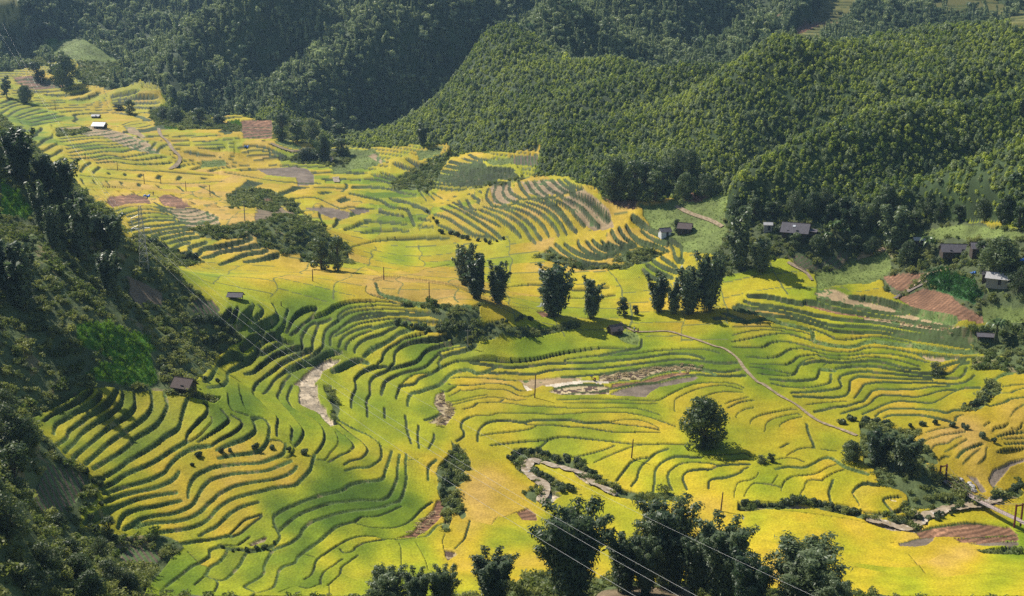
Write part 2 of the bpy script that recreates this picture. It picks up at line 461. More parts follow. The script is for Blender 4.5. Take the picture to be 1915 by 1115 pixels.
COVERS = """
forest q -300,-60 38,-60 36,20 40,45 0,60 -300,60
forest q 38,-60 36,20 42,45 0,58 0,80 50,85 75,97 80,92 110,75 140,70 180,80 230,117 235,125 190,150 195,168 235,165 262,150 296,160 310,195 300,205 320,222 400,222 440,215 480,225 512,227 513,255 575,268 600,285 640,270 690,278 750,274 830,268 850,272 830,290 790,308 880,287 940,283 1010,283 1010,300 1000,330 1060,333 1085,345 1110,350 1130,372 1200,377 1260,372 1340,368 1345,400 1360,420 1400,412 1440,412 1480,400 1560,425 1620,440 1660,450 1700,412 1800,417 1870,417 1915,430 2300,440 2300,-60
zstep t 480,280 600,200 700,140 770,-10 950,-10 950,90 860,170 770,200 760,320 640,370 560,300
zstep t 1340,50 1420,-10 1690,-10 1820,60 1800,90 1500,70
zstep t 1790,110 1890,40 2000,40 2000,160 1820,150
zstep q -60,-20 36,-20 38,42 -60,52
soil t 380,180 480,110 560,60 690,40 690,60 580,80 480,130 400,190
soil t 560,200 680,130 860,130 880,160 760,140 600,210
meadow t 1040,0 1120,0 1190,50 1120,60
scrub q -300,215 0,215 60,265 90,300 130,330 165,370 215,400 240,450 270,480 320,498 345,520 372,545 405,580 425,600 440,620 455,640 430,655 405,680 385,700 350,725 385,737 415,742 400,757 360,748 300,737 250,735 210,730 160,735 110,745 85,765 62,790 70,800 95,820 130,860 165,880 180,910 190,930 160,970 155,990 200,1000 230,1010 300,1005 340,1022 350,1030 320,1050 300,1075 280,1110 270,1180 -300,1180
scrub a 560,560 700,570 800,640 900,700 1160,800 1000,830 700,830 540,800 380,640 380,560
mud q 0,0 1,0 1,1
plot q 90,870 140,880 165,900 150,930 120,965 80,960 60,930
plot C 560,900 850,890 980,940 1050,990 950,1080 850,1115 520,1115
plot G 0,0 230,0 330,130 230,190 130,180 0,140
reed u 430,700 560,690 700,760 800,760 870,850 830,880 860,1020 800,1040 500,1010 480,960 650,900 560,840 430,800
dry u 680,430 780,470 900,520 880,590 780,600 720,520
reed u 0,-90 100,-30 170,60 140,110 0,90
scrub H 880,0 1080,60 1700,75 1858,60 1858,450 1560,440 1220,410 1080,370 1060,290 1500,285 1620,210 1300,160 1050,100
scrub J 0,60 140,80 420,185 640,110 650,150 700,195 1100,195 1400,120 1530,195 1000,310 550,345 330,400 0,310
soil J 1010,20 1100,20 1220,90 1080,80
scrub b 0,690 180,640 400,660 600,740 700,850 900,930 900,1115 700,1115 420,1115 420,1040 0,960
dry b 0,560 200,540 420,640 600,740 400,660 180,640 0,690
scrub b -60,420 120,400 300,470 470,620 400,640 250,540 0,540
scrub a 1350,130 1500,80 1650,80 1858,160 1858,290 1640,270 1400,250
scrub a 1858,390 1858,600 1600,540 1250,590 1100,540 1000,470 1300,440 1480,400 1600,400 1700,370
soil b 60,490 160,470 160,510 70,550
scrub c 0,240 300,130 230,260 180,340 130,400 160,440 100,470 0,460
scrub b 1280,360 1400,250 1550,170 1858,80 1858,110 1700,330 1640,400 1400,400
scrub c 560,420 960,345 1180,330 1000,362 800,395 500,440
plot c 940,110 1170,110 1180,210 930,210
meadow c 650,150 930,130 930,210 700,210
meadow c 0,60 250,30 230,110 0,180
scrub d 760,780 800,700 1030,630 1290,685 1280,700 1100,780 1000,800
scrub d 0,700 130,690 450,820 1000,800 860,850 450,860 200,800
meadow d 1000,230 1300,200 1500,100 1858,140 1858,720 1620,700 1500,690 1440,690 1400,620 1330,560 1100,460 1050,350
soil d 620,170 1000,180 960,300 700,210
stub c 1380,510 1600,460 1858,680 1900,830 1700,830 1450,620
stub c 1000,380 1290,350 1500,420 1450,470 1200,510 1060,480
stub c 700,420 890,390 960,540 850,590 740,580
soil d 1480,90 1700,150 1560,200 1440,190
meadow b 750,50 900,0 1150,0 1230,130 1100,180 820,220 720,220
stub b 1150,40 1230,130 1200,140 1070,60
mud b 0,190 350,165 480,190 550,250 560,340 400,350 380,280 100,250
mud b 450,570 700,560 900,600 880,670 720,670 600,610
mud b 880,570 1100,570 1080,600 950,620
scrub b 450,0 700,0 900,0 900,90 860,170 720,150 480,150 420,60
reed f 100,370 200,330 370,300 540,380 500,430 330,430 170,410
reed f 660,390 860,340 920,400 700,410
scrub f 60,380 330,430 500,430 640,440 900,440 900,400 640,340 500,300 0,220 0,330
soil f 890,345 1180,335 1190,520 900,510
scrub f 1190,340 1640,330 1640,560 1500,560 1420,520 1190,520
scrub f 1240,710 1380,680 1560,610 1640,600 1740,730 1480,770
meadow f 1200,550 1300,520 1500,600 1430,620 1270,590
meadow f 500,720 720,720 740,780 500,800
meadow g 370,500 520,420 680,365 800,380 920,430 1150,590 1000,600 750,580 480,540
reed g 410,400 540,360 560,400 420,470
scrub g 760,590 1150,600 1180,700 1000,850 760,800
scrub g 0,490 150,520 450,580 460,640 200,630 0,600
soil a 230,150 460,130 580,150 640,210 560,205 400,215 260,250 200,200
soil a 700,160 760,135 880,150 1000,215 1040,240 900,250 750,220
stub a 780,260 1060,250 1290,340 1290,410 1000,450 800,300
stub e 900,500 1050,530 1180,560 1400,640 1560,780 1350,750 1200,690 1000,600 560,570 540,520
stub e 1190,500 1300,510 1400,600 1380,620 1250,570
soil e 130,30 300,20 560,90 640,130 280,140 150,70
scrub e 540,540 900,530 700,600 560,610
village q 1345,400 1360,420 1400,412 1480,400 1560,425 1660,450 1700,412 1800,417 1915,430 2300,440 2300,700 1900,700 1870,640 1880,610 1790,605 1700,575 1660,550 1640,520 1520,515 1500,490 1440,490 1400,510 1350,520 1340,470 1360,430
meadow v 1050,800 1200,800 1400,690 1850,570 1900,760 1750,880 1600,950 1200,960 1030,1000 1020,880
meadow h 0,0 300,0 700,-40 1236,20 1236,60 900,90 700,90 500,80 260,80 0,60
plot v 750,640 880,610 1040,760 900,800 780,720
plot v 1080,680 1350,600 1390,650 1300,770 1130,760
soil h 70,640 340,540 560,590 660,680 860,800 870,860 620,850 440,790 200,730
soil h -40,420 200,400 340,395 180,550 100,570 0,490
plot h 0,500 130,580 60,620 0,560
reed2 h 360,440 520,390 680,420 870,570 850,640 760,690 660,640 560,590 370,550
meadow h 880,500 1080,570 1236,640 1236,860 870,850 850,720 900,640
stub L 980,30 1120,10 1200,20 1350,100 1500,140 1850,220 1850,300 1600,260 1300,210 1000,130 950,90
soil L 830,190 1000,200 1200,250 1400,300 1600,340 1500,340 1200,300 1000,250
stub L 1700,330 1900,360 1900,395 1750,370
stub M 0,170 250,210 480,270 350,300 0,240
stub M 330,320 560,300 750,350 1050,430 1000,440 600,380
stub M 590,760 750,790 1100,805 900,850 720,830
stub M 0,345 300,380 600,420 900,475 1200,520 1280,540 900,500 500,440 0,365
plot K 1280,90 1400,80 1520,120 1340,130
plot K 1390,40 1500,40 1720,120 1600,125
meadow K 170,290 280,260 420,260 500,350 480,420 340,400 200,340
straw K 0,770 200,735 400,705 600,680 800,660 950,650 1080,655 1220,710 1000,715 850,720 650,760 480,820 330,820 160,840 0,870
soil K 150,860 480,840 650,780 850,735 1050,725 1050,755 850,790 650,840 480,850 300,880 150,910
mud K 130,980 250,920 480,870 700,850 900,800 1100,775 1150,785 1100,830 900,870 700,900 600,960 540,1025 350,1010 150,1000
pale J 1080,880 1250,850 1500,820 1850,830 1850,860 1560,850 1250,900 1100,890
stub J 790,820 1000,810 1250,790 1550,790 1500,820 1250,850 1080,880 980,930 900,890
pale J 850,870 900,880 970,940 890,940
straw J 1220,920 1400,880 1750,880 1850,900 1858,960 1850,990 1300,990 1150,960
gravel G 1230,930 1380,830 1500,740 1640,670 1740,700 1650,790 1500,870 1440,960 1450,1115 1350,1115 1290,1030
dry G 1170,1000 1260,880 1400,790 1520,700 1640,650 1640,670 1500,740 1380,830 1230,930 1290,1030
gravel B 1340,0 1600,0 1600,250 1700,350 1850,440 1760,455 1490,320 1370,200 1380,60
scrub I 60,0 160,0 170,200 240,400 180,420 80,250
straw I 1330,120 1430,80 1440,200 1560,330 1450,480 1240,450 1390,350 1310,230
soil F 1120,460 1300,400 1420,260 1540,140 1590,20 1690,10 1690,160 1600,260 1480,370 1350,440
straw F 1690,600 1800,620 1830,650 1720,720 1680,660
scrub I 1490,760 1560,680 1740,860 1760,1010 1640,1010 1650,1115 1340,1115 1380,900
scrub U 230,20 320,0 520,0 520,150 420,230 500,400 590,530 540,560 420,440 330,700 250,640 330,400 230,200
straw D 400,870 600,780 620,800 580,850 430,900
soil U 1150,500 1280,450 1380,520 1390,600 1220,590
gravel P 1000,830 1075,840 1075,920 1150,980 1250,1040 1330,1115 1250,1115 1120,1000 1050,950 1000,930
gravel P 1090,765 1200,765 1250,795 1400,845 1400,865 1200,815
gravel P 1470,850 1600,880 1720,930 1800,1010 1780,1060 1700,980 1550,890
scrub P 840,720 900,650 1100,640 1400,700 1700,790 1858,900 1858,1060 1750,950 1600,870 1400,840 1240,790 1100,760 1010,760 1000,930 850,800
scrub P 1080,860 1200,900 1400,1000 1650,1115 1330,1115 1250,1040 1090,930
gravel U 1290,0 1330,80 1480,170 1500,230 1500,300 1400,340 1380,370 1490,410 1600,340 1700,310 1650,260 1500,200 1350,70 1320,0
scrub U 1210,250 1360,200 1350,150 1490,240 1500,290 1380,310 1340,390 1240,320
scrub Y 880,20 960,40 1200,130 1560,150 1600,230 1400,220 1200,200 1030,160 920,80
scrub S -450,720 0,760 300,700 500,740 750,780 1000,850 1050,940 800,900 600,850 300,780 60,850 -450,830
gravel S 80,840 200,790 350,800 440,830 250,840
gravel S 1040,930 1200,960 1350,1000 1500,1060 1600,1020 1700,1020 1600,1100 1400,1080 1200,1010
gravel V 550,600 700,640 900,600 960,575 1000,600 960,660 850,640 800,680 720,760 640,760 600,740
gravel V 20,690 150,700 280,750 380,800 480,820 560,790 620,770 700,770 640,800 560,850 450,830 300,790 100,740
gravel V 1340,510 1480,500 1560,470 1620,460 1600,500 1480,560 1420,550
scrub V 0,60 100,100 180,300 430,400 500,450 480,600 330,660 0,640 0,680 120,700 300,690 550,600 850,600 1000,600 1200,570 1300,560 1250,470 950,280 850,200 640,0 0,0
scrub V 950,270 1080,240 1240,270 1240,450 1420,500 1330,520 1260,560
scrub V 1480,470 1600,380 1858,240 1858,400 1700,480 1620,520
scrub V 320,700 560,640 600,770 480,810 380,790
soil V 590,850 800,790 1000,770 1200,750 1400,760 1700,800 1780,880 1500,900 1200,915 900,915 650,915
mud V 400,990 640,925 820,920 800,960 720,1010 600,1025 420,1020
soil V 1030,930 1300,915 1780,890 1800,950 1700,960 1250,985 1150,985
mud V 1200,1000 1500,970 1780,965 1800,1010 1400,1020
mud V 1300,300 1200,200 1300,210 1420,380 1360,400
mud V 1440,250 1500,120 1700,30 1858,0 1858,40 1700,90 1560,260 1500,340
scrub V 1350,1060 1500,1020 1700,1020 1858,1060 1858,1115 1400,1115
scrub O 1150,450 1300,380 1400,330 1370,240 1500,140 1600,200 1600,300 1450,400 1330,500 1180,500
scrub O -10,580 200,620 330,690 700,700 560,860 700,880 860,1115 -10,1115
scrub q 930,1115 1000,1075 1120,1085 1350,1090 1500,1120 1550,1180 900,1180
dry q 1110,1115 1140,1100 1290,1100 1330,1140 1080,1140
scrub M 1290,470 1400,440 1640,420 1640,780 1480,790 1260,760 1290,680 1250,560
meadow M 1420,200 1858,230 1858,440 1640,430 1420,380
scrub M 1400,60 1858,60 1858,230 1420,200
scrub M 1240,800 1460,800 1858,780 1858,930 1700,960 1480,960 1270,960
pale S 1330,710 1400,730 1390,745 1340,730
"""
SEEDS = """150,770,.35 300,760,.6 430,760,.3 560,790,.3 650,800,.4 450,870,1 500,880,1.1 350,940,.9 430,960,.95 200,960,.55 560,960,.12 650,940,0 700,930,0
480,1000,.6 350,1090,.2 500,1050,.45 650,1030,.55 720,1060,.6 760,900,.15 700,870,.7 790,900,.6 820,870,.9 750,800,.55 700,700,.5 640,650,.42 560,600,.2
520,700,.45 450,690,.55 430,580,.4 380,530,.6 500,510,.95 560,505,1.05 660,520,1.05 600,560,.25 780,540,1.2 720,590,.4 860,580,.85 950,590,.9 1000,640,.2
800,660,.4 860,690,.55 930,720,1.1 950,740,1.05 1000,780,.75 920,800,.7 1100,810,.65 1000,830,.5 1050,850,.5 1150,880,.7 1250,890,.7 1350,890,.75 1400,920,.6
1550,920,.85 1650,940,.9 1100,920,.7 900,920,1.25 880,960,1.15 940,1010,.6 880,1040,.95 760,1060,.55 1000,1060,1 1450,1010,.75 1330,965,1.1 1600,1060,.85
1480,1035,1.15 1780,1040,1.2 1850,1080,.65 1700,1090,.7 1200,650,.3 1100,690,.5 1300,660,.3 1300,610,.95 1250,600,.9 1400,620,1.05 1350,640,.25 1450,650,.45
1450,690,.2 1500,640,.6 1600,600,.5 1700,630,.55 1550,700,.4 1600,730,.75 1500,760,.75 1700,760,.85 1800,740,.7 1720,700,.55 1800,790,1.2 1870,800,1.05
1780,860,1.1 1350,740,.8 1400,800,.75 1480,790,.8 1330,860,.65 740,480,.15 700,440,.7 650,400,.85 600,360,.8 480,330,.9 400,360,1.2 350,340,1.15 440,350,1.1
300,310,.8 250,350,1 430,400,1.25 200,330,.85 300,430,.85 420,470,.9 130,200,.6 60,220,.3 200,210,.8 260,230,.8 150,290,.6 370,260,.8 480,280,.85 520,250,.8
560,290,.7 330,240,.9 720,360,.35 760,310,.8 850,370,.75 950,400,.95 1050,400,1 900,440,.9 1080,460,.95 1200,440,.9 1000,430,.95 1250,470,.85 940,500,.7
1000,510,.8 1130,540,.95 1050,560,.6 1200,550,.85 1400,530,.5 1450,510,.4 60,140,.85 20,90,.9 30,40,.8 1240,500,.6 1890,620,.7 730,532,1.35 760,543,1.35 790,556,1.35 830,566,1.35 850,572,1.3 1880,1000,.2 1840,960,.9"""
# ground heights at spots of the photograph: px, py, z
CTRL = """50,1100,29 50,950,28 50,800,28 80,770,24.5 250,740,21.5 350,735,20.5 180,930,17.5 160,990,16.5 300,900,14.2 450,850,13 500,900,11 520,800,13 300,1100,12 500,1000,9
700,1000,6 640,1100,8 830,960,2 600,740,8 600,690,10 560,760,8 650,820,6 720,850,5 820,800,3.5 420,690,13.5 470,640,16.5 540,600,17.5 420,600,22 440,555,24 350,510,27
500,520,24 640,520,19 600,660,13 750,640,10.5 700,560,17 800,590,14 790,535,17.5 860,590,15.5 850,630,10 1000,650,7 1150,620,8 1300,600,9 1050,720,4.5 950,800,2.5
1100,830,2 1250,800,3.2 1000,900,.3 1010,870,.3 1060,890,1 1150,925,0 1200,940,0 1600,965,.2 1720,970,.2 1850,945,1 1910,890,1.5 1400,900,2.2 1650,930,1.8
1300,945,.6 1500,990,2 1700,1080,4 1850,1060,4 1600,1115,7 1300,1115,11 1000,1115,10 950,900,1.5 900,1000,3 750,1080,7 950,1080,6 1750,890,3 1400,740,5 1550,790,4
1500,650,8.3 1700,650,9.6 1850,700,9.5 1380,565,13 1560,545,15.5 1700,570,15.5 1900,600,19 1900,780,8.5 1800,830,6 1880,870,4 1700,790,6 1490,440,27 1600,480,21.5
1800,470,30 1900,520,29 1640,510,19 1000,520,11 900,480,12 700,470,13 1000,560,9.5 1200,530,11.5 650,440,14.5 740,400,16 600,350,19 450,310,22 300,330,24 200,300,29
250,380,28 330,375,28.7 400,490,20 550,412,26.5 560,490,17 330,500,23 480,560,25 860,390,19 1050,340,30 1080,400,24 1200,430,22 1000,480,13.5 1130,490,14.5 1280,480,18
950,440,16.5 770,350,19.5 900,293,32 1010,300,33 870,355,21 800,320,23 1100,330,34 1350,360,34 1600,390,36 1850,420,38 1200,250,44 1200,180,58 1100,130,67
1300,137,65.5 1500,122,71 1560,95,79 1650,62,86.3 1760,54,89.5 1915,45,92 1500,250,50 1500,150,68 1700,250,54 1700,150,70 1700,350,42 1900,250,56 1900,350,47 1900,150,71 800,210,40
700,260,30 950,250,38 950,180,54 1000,100,70 1000,0,101 1300,0,101 1300,100,68 1500,100,70 1500,0,100 1800,0,100 1800,40,87 600,220,32 600,100,67 600,0,101
750,150,50 430,60,79.7 360,110,63.4 520,10,95.5 330,70,66.7 400,150,49 340,135,50 300,60,76 250,0,100 150,40,84 100,100,63 40,90,65 30,20,92 150,73,73 100,180,41 50,210,38 230,200,36 300,220,34 400,230,33
500,265,30 0,240,70 60,300,61 150,380,52 230,460,42 270,520,34 330,560,28 100,500,44 0,400,52 0,600,38 150,620,34.5 250,650,28 330,640,25 0,750,32 150,720,27
290,712,22.5 120,850,23.5 100,1000,25 250,1080,16.5 740,300,25 420,280,28 150,230,33 500,340,20.5"""
# theta, range, z : places the photograph does not show
CTRLP = """-.231,930,58 -.193,960,70 -.25,1150,87 -.42,390,52 -.42,470,42 -.40,540,36 -.355,390,40 -.355,450,34 -.28,450,27 -.27,480,25 -.32,350,33 -.32,400,28 -.58,200,66 -.62,300,84 -.6,120,56 -.6,420,88 -.62,600,80 -.62,900,110
-.3,60,62 0,60,58 .3,60,60 .6,60,66 -.3,40,82 0,40,78 .3,40,80 -.62,60,74 -.4,100,45 0,110,37 .2,110,34 .4,110,38 .62,120,44 .62,200,12 .62,300,24 .62,420,55 .62,600,92 .62,900,112
-.62,1500,240 -.4,1500,200 -.2,1500,215 0,1500,230 .2,1500,230 .4,1500,235 .62,1500,240 .4,1100,140 .2,1100,150 0,1100,160 -.1,1100,170 -.22,1250,112 -.28,1100,120 -.45,1200,130
.07,690,62 .12,690,58 .2,690,60 .3,690,72 .4,680,80 -.5,260,66 -.5,180,56"""
# ---------------------------------------------------------------- terrain grid (azimuth x range around the viewpoint's foot)
rng = np.random.default_rng(7)
F32 = np.float32
NT = 1560; TH0, TH1 = -0.60, 0.60
th = np.linspace(TH0, TH1, NT); DTH = th[1]-th[0]
rr = [40.0]
while rr[-1] < 1500:
    r_ = rr[-1]; d_ = r_*r_*(1.25 if r_ < 430 else 1.8)/(95*FPX)
    rr.append(r_+(1.6 if r_ < 110 else min(d_, 1.9 if r_ < 1000 else 6.0)))
rr = np.array(rr); NR = len(rr)

def pix_ray(px, py):
    px = np.asarray(px, float); py = np.asarray(py, float)
    x = (px-PW/2)/FPX; yc = -(py-PH/2)/FPX
    Y = math.cos(PITCH)+yc*math.sin(PITCH); Z = -math.sin(PITCH)+yc*math.cos(PITCH)
    return np.arctan2(x, Y), -Z/np.hypot(x, Y)          # azimuth, tangent of the depression

def to_pix(X, Y, Z):
    dz = Z-CAMZ
    d = Y*math.cos(PITCH)-dz*math.sin(PITCH); u = Y*math.sin(PITCH)+dz*math.cos(PITCH)
    d = np.maximum(d, 1e-3)
    return X/d*FPX+PW/2, PH/2-u/d*FPX

def pts_of(s):
    return [tuple(float(v) for v in p.split(',')) for p in s.split()]

def build_base():
    P = []
    for px, py, z in pts_of(CTRL):
        t, s = pix_ray(px, py); P.append((float(t), math.log((CAMZ-z)/float(s)) if s > .006 else math.log(900.0), z))
    P2 = []
    for (t, l, z), (px, py, _) in zip(P, pts_of(CTRL)):
        if py <= 20:                                        # rays near the horizon: range from the mountain's place
            l = math.log({600: 880, 1000: 870, 1300: 880, 1500: 900, 1800: 900, 250: 1050, 30: 1000}.get(int(px), 900))
            _, s = pix_ray(px, py); z = CAMZ-math.exp(l)*float(s)
        P2.append((t, l, z))
    for t, r_, z in pts_of(CTRLP): P2.append((t, math.log(r_), z))
    P2 = np.array(P2); n = len(P2)
    def phi(d2): return np.where(d2 > 1e-12, d2*np.log(d2+1e-12), 0)
    A = np.zeros((n+3, n+3)); dx = P2[:, None, 0]-P2[None, :, 0]; dy = P2[:, None, 1]-P2[None, :, 1]
    A[:n, :n] = phi(dx*dx+dy*dy)+np.eye(n)*2e-4
    A[:n, n] = 1; A[:n, n+1:] = P2[:, :2]; A[n, :n] = 1; A[n+1:, :n] = P2[:, :2].T
    wts = np.linalg.solve(A, np.concatenate([P2[:, 2], np.zeros(3)]))
    K = 6
    ci = np.arange(-1, NT//K+4)*K; cj = np.arange(-1, NR//K+4)*K
    ct = TH0+ci*DTH; lr = np.log(np.interp(cj, np.arange(NR), rr)); lr[cj < 0] = np.log(rr[0])-.004*6
    C = np.zeros((len(cj), len(ci)))
    for a in range(0, len(cj)):
        d2 = (ct[None, :]-P2[:, 0, None])**2+(lr[a]-P2[:, 1, None])**2
        C[a] = wts[:n]@phi(d2)+wts[n]+wts[n+1]*ct+wts[n+2]*lr[a]
    def cr(C, m):                                           # Catmull-Rom upsampling along axis 0
        x = np.arange(m)/K+1; i = x.astype(int); f = (x-i)[:, None]
        p0, p1, p2, p3 = C[i-1], C[i], C[i+1], C[i+2]
        return p1+.5*f*(p2-p0+f*(2*p0-5*p1+4*p2-p3+f*(3*(p1-p2)+p3-p0)))
    return cr(cr(C, NR).T, NT).T.astype(F32)

def vnoise(X, Y, s, seed):
    g = np.random.default_rng(seed).random((256, 256)).astype(F32)
    x = X/s+1000.37; y = Y/s+1000.71
    xi = np.floor(x).astype(int); yi = np.floor(y).astype(int); fx = (x-xi).astype(F32); fy = (y-yi).astype(F32)
    fx = fx*fx*(3-2*fx); fy = fy*fy*(3-2*fy)
    a, b, c, d = g[yi % 256, xi % 256], g[yi % 256, (xi+1) % 256], g[(yi+1) % 256, xi % 256], g[(yi+1) % 256, (xi+1) % 256]
    return (a+(b-a)*fx)+((c+(d-c)*fx)-(a+(b-a)*fx))*fy-.5

ZB = build_base()
GX = (np.sin(th)[None, :]*rr[:, None]).astype(F32); GY = (np.cos(th)[None, :]*rr[:, None]).astype(F32)

def hits(px, py, Z):
    """first place where the sight line through each spot meets the surface Z: fractional column and row"""
    t, s = pix_ray(px, py); t = np.atleast_1d(t); s = np.atleast_1d(s)
    fi = np.clip((t-TH0)/DTH, 0, NT-1.001); i = fi.astype(int); f = fi-i
    J = np.full(len(t), np.nan)
    for k in range(0, len(t), 400):
        q = slice(k, k+400)
        zc = Z[:, i[q]]*(1-f[q])+Z[:, i[q]+1]*f[q]
        dd = zc-(CAMZ-rr[:, None]*s[None, q])
        dd[:20] = -1
        hit = dd >= 0; j = hit.argmax(0); ok = hit.any(0) & (j > 0)
        jj = np.maximum(j, 1); c = np.arange(len(j)); d1 = dd[jj, c]; d0 = dd[jj-1, c]
        J[q] = np.where(ok, jj-1+d0/(d0-d1+1e-9), np.nan)
    return fi, J

def sample(Z, fi, fj):
    fi = np.clip(fi, 0, NT-1.001); fj = np.clip(fj, 0, NR-1.001); i = fi.astype(int); j = fj.astype(int); a = fi-i; b = fj-j
    return (Z[j, i]*(1-a)+Z[j, i+1]*a)*(1-b)+(Z[j+1, i]*(1-a)+Z[j+1, i+1]*a)*b

def grid_xy(fi, fj):
    t = TH0+fi*DTH; r = np.interp(fj, np.arange(NR), rr)
    return np.sin(t)*r, np.cos(t)*r

def parse(s):
    tile = 'q'; out = []
    for tok in s.split():
        if tok in TILES: tile = tok; continue
        x, y = tok.split(','); ox, oy, k = TILES[tile]; out.append((ox+float(x)/k, oy+float(y)/k))
    return np.array(out)

def smooth_dense(p, step=0.8):
    p = np.asarray(p)
    q = np.vstack([2*p[0]-p[1], p, 2*p[-1]-p[-2]]); out = []
    for a in range(1, len(q)-2):
        p0, p1, p2, p3 = q[a-1], q[a], q[a+1], q[a+2]
        n = max(2, int(np.linalg.norm(p2-p1)/step)); t = (np.arange(n)/n)[:, None]
        out.append(p1+.5*t*(p2-p0+t*(2*p0-5*p1+4*p2-p3+t*(3*(p1-p2)+p3-p0))))
    out.append(p[-1:]); return np.vstack(out)

def inside(px, py, poly):
    r = np.zeros(px.shape, bool); n = len(poly)
    for a in range(n):
        x1, y1 = poly[a]; x2, y2 = poly[(a+1) % n]
        if y1 == y2: continue
        c = ((y1 > py) != (y2 > py)) & (px < (x2-x1)*(py-y1)/(y2-y1)+x1)
        r ^= c
    return r

COV = {k: n for n, k in enumerate(['rice', 'forest', 'scrub', 'soil', 'stub', 'gravel', 'mud', 'plot', 'meadow', 'reed', 'dry', 'zstep', 'village', 'straw', 'pale', 'reed2'])}
# which spot of the photograph each grid point shows, and whether it shows at all
VPX, VPY = to_pix(GX, GY, ZB)
tan_ = (ZB-CAMZ)/rr[:, None].astype(F32)
run = np.maximum.accumulate(tan_, 0); VIS = np.ones((NR, NT), bool); VIS[1:] = tan_[1:] >= run[:-1]-.003
cover = np.zeros((NR, NT), np.int8)
cover[VPY > 1118] = COV['scrub']
# ragged cover edges
jx = VPX+14*vnoise(GX, GY, 6, 21)*np.clip(300/rr, .4, 1.5)[:, None]; jy = VPY+9*vnoise(GX, GY, 5, 22)*np.clip(300/rr, .4, 1.5)[:, None]
JIT = {'forest', 'scrub', 'village', 'meadow', 'reed', 'dry', 'gravel', 'reed2'}
for line in COVERS.strip().splitlines():
    k, rest = line.split(None, 1); poly = parse(rest)
    x0, y0 = poly.min(0)-12; x1, y1 = poly.max(0)+12
    m = (VPX > x0) & (VPX < x1) & (VPY > y0) & (VPY < y1)
    if k == 'scrub' and poly[:, 0].min() < -200 and poly[:, 1].max() > 1150: m = (VPX < x1) & (VPY > 210)
    jj, ii = np.nonzero(m)
    a, b = (jx, jy) if k in JIT else (VPX, VPY)
    ins = inside(a[jj, ii], b[jj, ii], poly)
    cover[jj[ins], ii[ins]] = COV[k]
left = np.broadcast_to(th[None, :], (NR, NT)) < -.44
cover[left & (GY < 470)] = COV['scrub']
cover[(rr > 900)[:, None] & (cover == 0)] = COV['forest']; cover[(rr > 1150)[:, None] & np.ones((1, NT), bool)] = COV['forest']
cover[(rr < 112)[:, None] & np.ones((1, NT), bool)] = COV['scrub']
for j in range(NR-2, -1, -1):                               # what a ridge hides continues what shows beyond it
    h = ~VIS[j]; cover[j][h] = cover[j+1][h]
# field edges
WIDE = np.zeros((NR, NT), bool); cut = np.zeros((NR, NT), bool); bank = np.zeros((NR, NT), F32); BUSHY = []; BANKPTS = []
_l = []
for line in LINES.strip().splitlines():
    wtok, rest = line.split(None, 1); b = wtok.endswith('b'); wd = float(wtok.rstrip('b'))
    p = smooth_dense(parse(rest)); _l.append((wd, b, p))
allp = np.vstack([p for _, _, p in _l]); wid = np.concatenate([np.full(len(p), w_) for w_, _, p in _l])
bsh = np.concatenate([np.full(len(p), b_) for _, b_, p in _l])
FI, FJ = hits(allp[:, 0], allp[:, 1], ZB); ok = ~np.isnan(FJ)
FI, FJ, wid, bsh = FI[ok], FJ[ok], wid[ok], bsh[ok]
wid = np.where(wid >= 7, wid*.80, wid); thin = (wid < 6.2) & ~bsh.astype(bool)
ii, jj = np.rint(FI).astype(int), np.rint(FJ).astype(int)
cut[np.clip(jj, 0, NR-1), np.clip(ii, 0, NT-1)] = True
for di in range(-3, 4):
    for dj in range(-3, 4):
        ri = np.maximum(.8, wid*.40/1.7); rj = np.maximum(.8, wid*np.where(rr[jj] < 430, .20, .13))
        m = (di/ri)**2+(dj/rj)**2 <= 1.15
        m2 = m & ~thin; WIDE[np.clip(jj[m2]+dj, 0, NR-1), np.clip(ii[m2]+di, 0, NT-1)] = True
        bank[np.clip(jj[m]+dj, 0, NR-1), np.clip(ii[m]+di, 0, NT-1)] = 1
notf = (cover == COV['forest'])
bank[notf] = 0; cut[notf] = False
# terraces: level the ground between edges (screened diffusion that does not cross an edge)
lam = np.full((NR, NT), 1/30.0**2, F32)
lam[np.isin(cover, [COV['forest'], COV['scrub'], COV['village'], COV['meadow'], COV['reed'], COV['reed2'], COV['dry']])] = .12
j0, j1 = int(np.searchsorted(rr, 112)), int(np.searchsorted(rr, 1000))
def level(Z, its, L0=None):
    z = Z[j0:j1].copy(); zb = z.copy(); c = cut[j0:j1]; L = lam[j0:j1] if L0 is None else np.full_like(z, L0)
    wv = (~(c[1:] | c[:-1])).astype(F32); wh = (~(c[:, 1:] | c[:, :-1])).astype(F32)*.7
    den = L.copy(); den[1:] += wv; den[:-1] += wv; den[:, 1:] += wh; den[:, :-1] += wh
    Lz = L*zb; om = 1.0
    for k in range(its):
        n = Lz.copy()
        n[1:] += wv*z[:-1]; n[:-1] += wv*z[1:]; n[:, 1:] += wh*z[:, :-1]; n[:, :-1] += wh*z[:, 1:]
        z = n/den
    out = Z.copy(); out[j0:j1] = z; return out
ZT = level(ZB, 260)
alpha = np.clip(.60-(rr-200)/500*.28, .34, .60).astype(F32)[:, None]
ZT = ZB+(ZT-ZB)*alpha
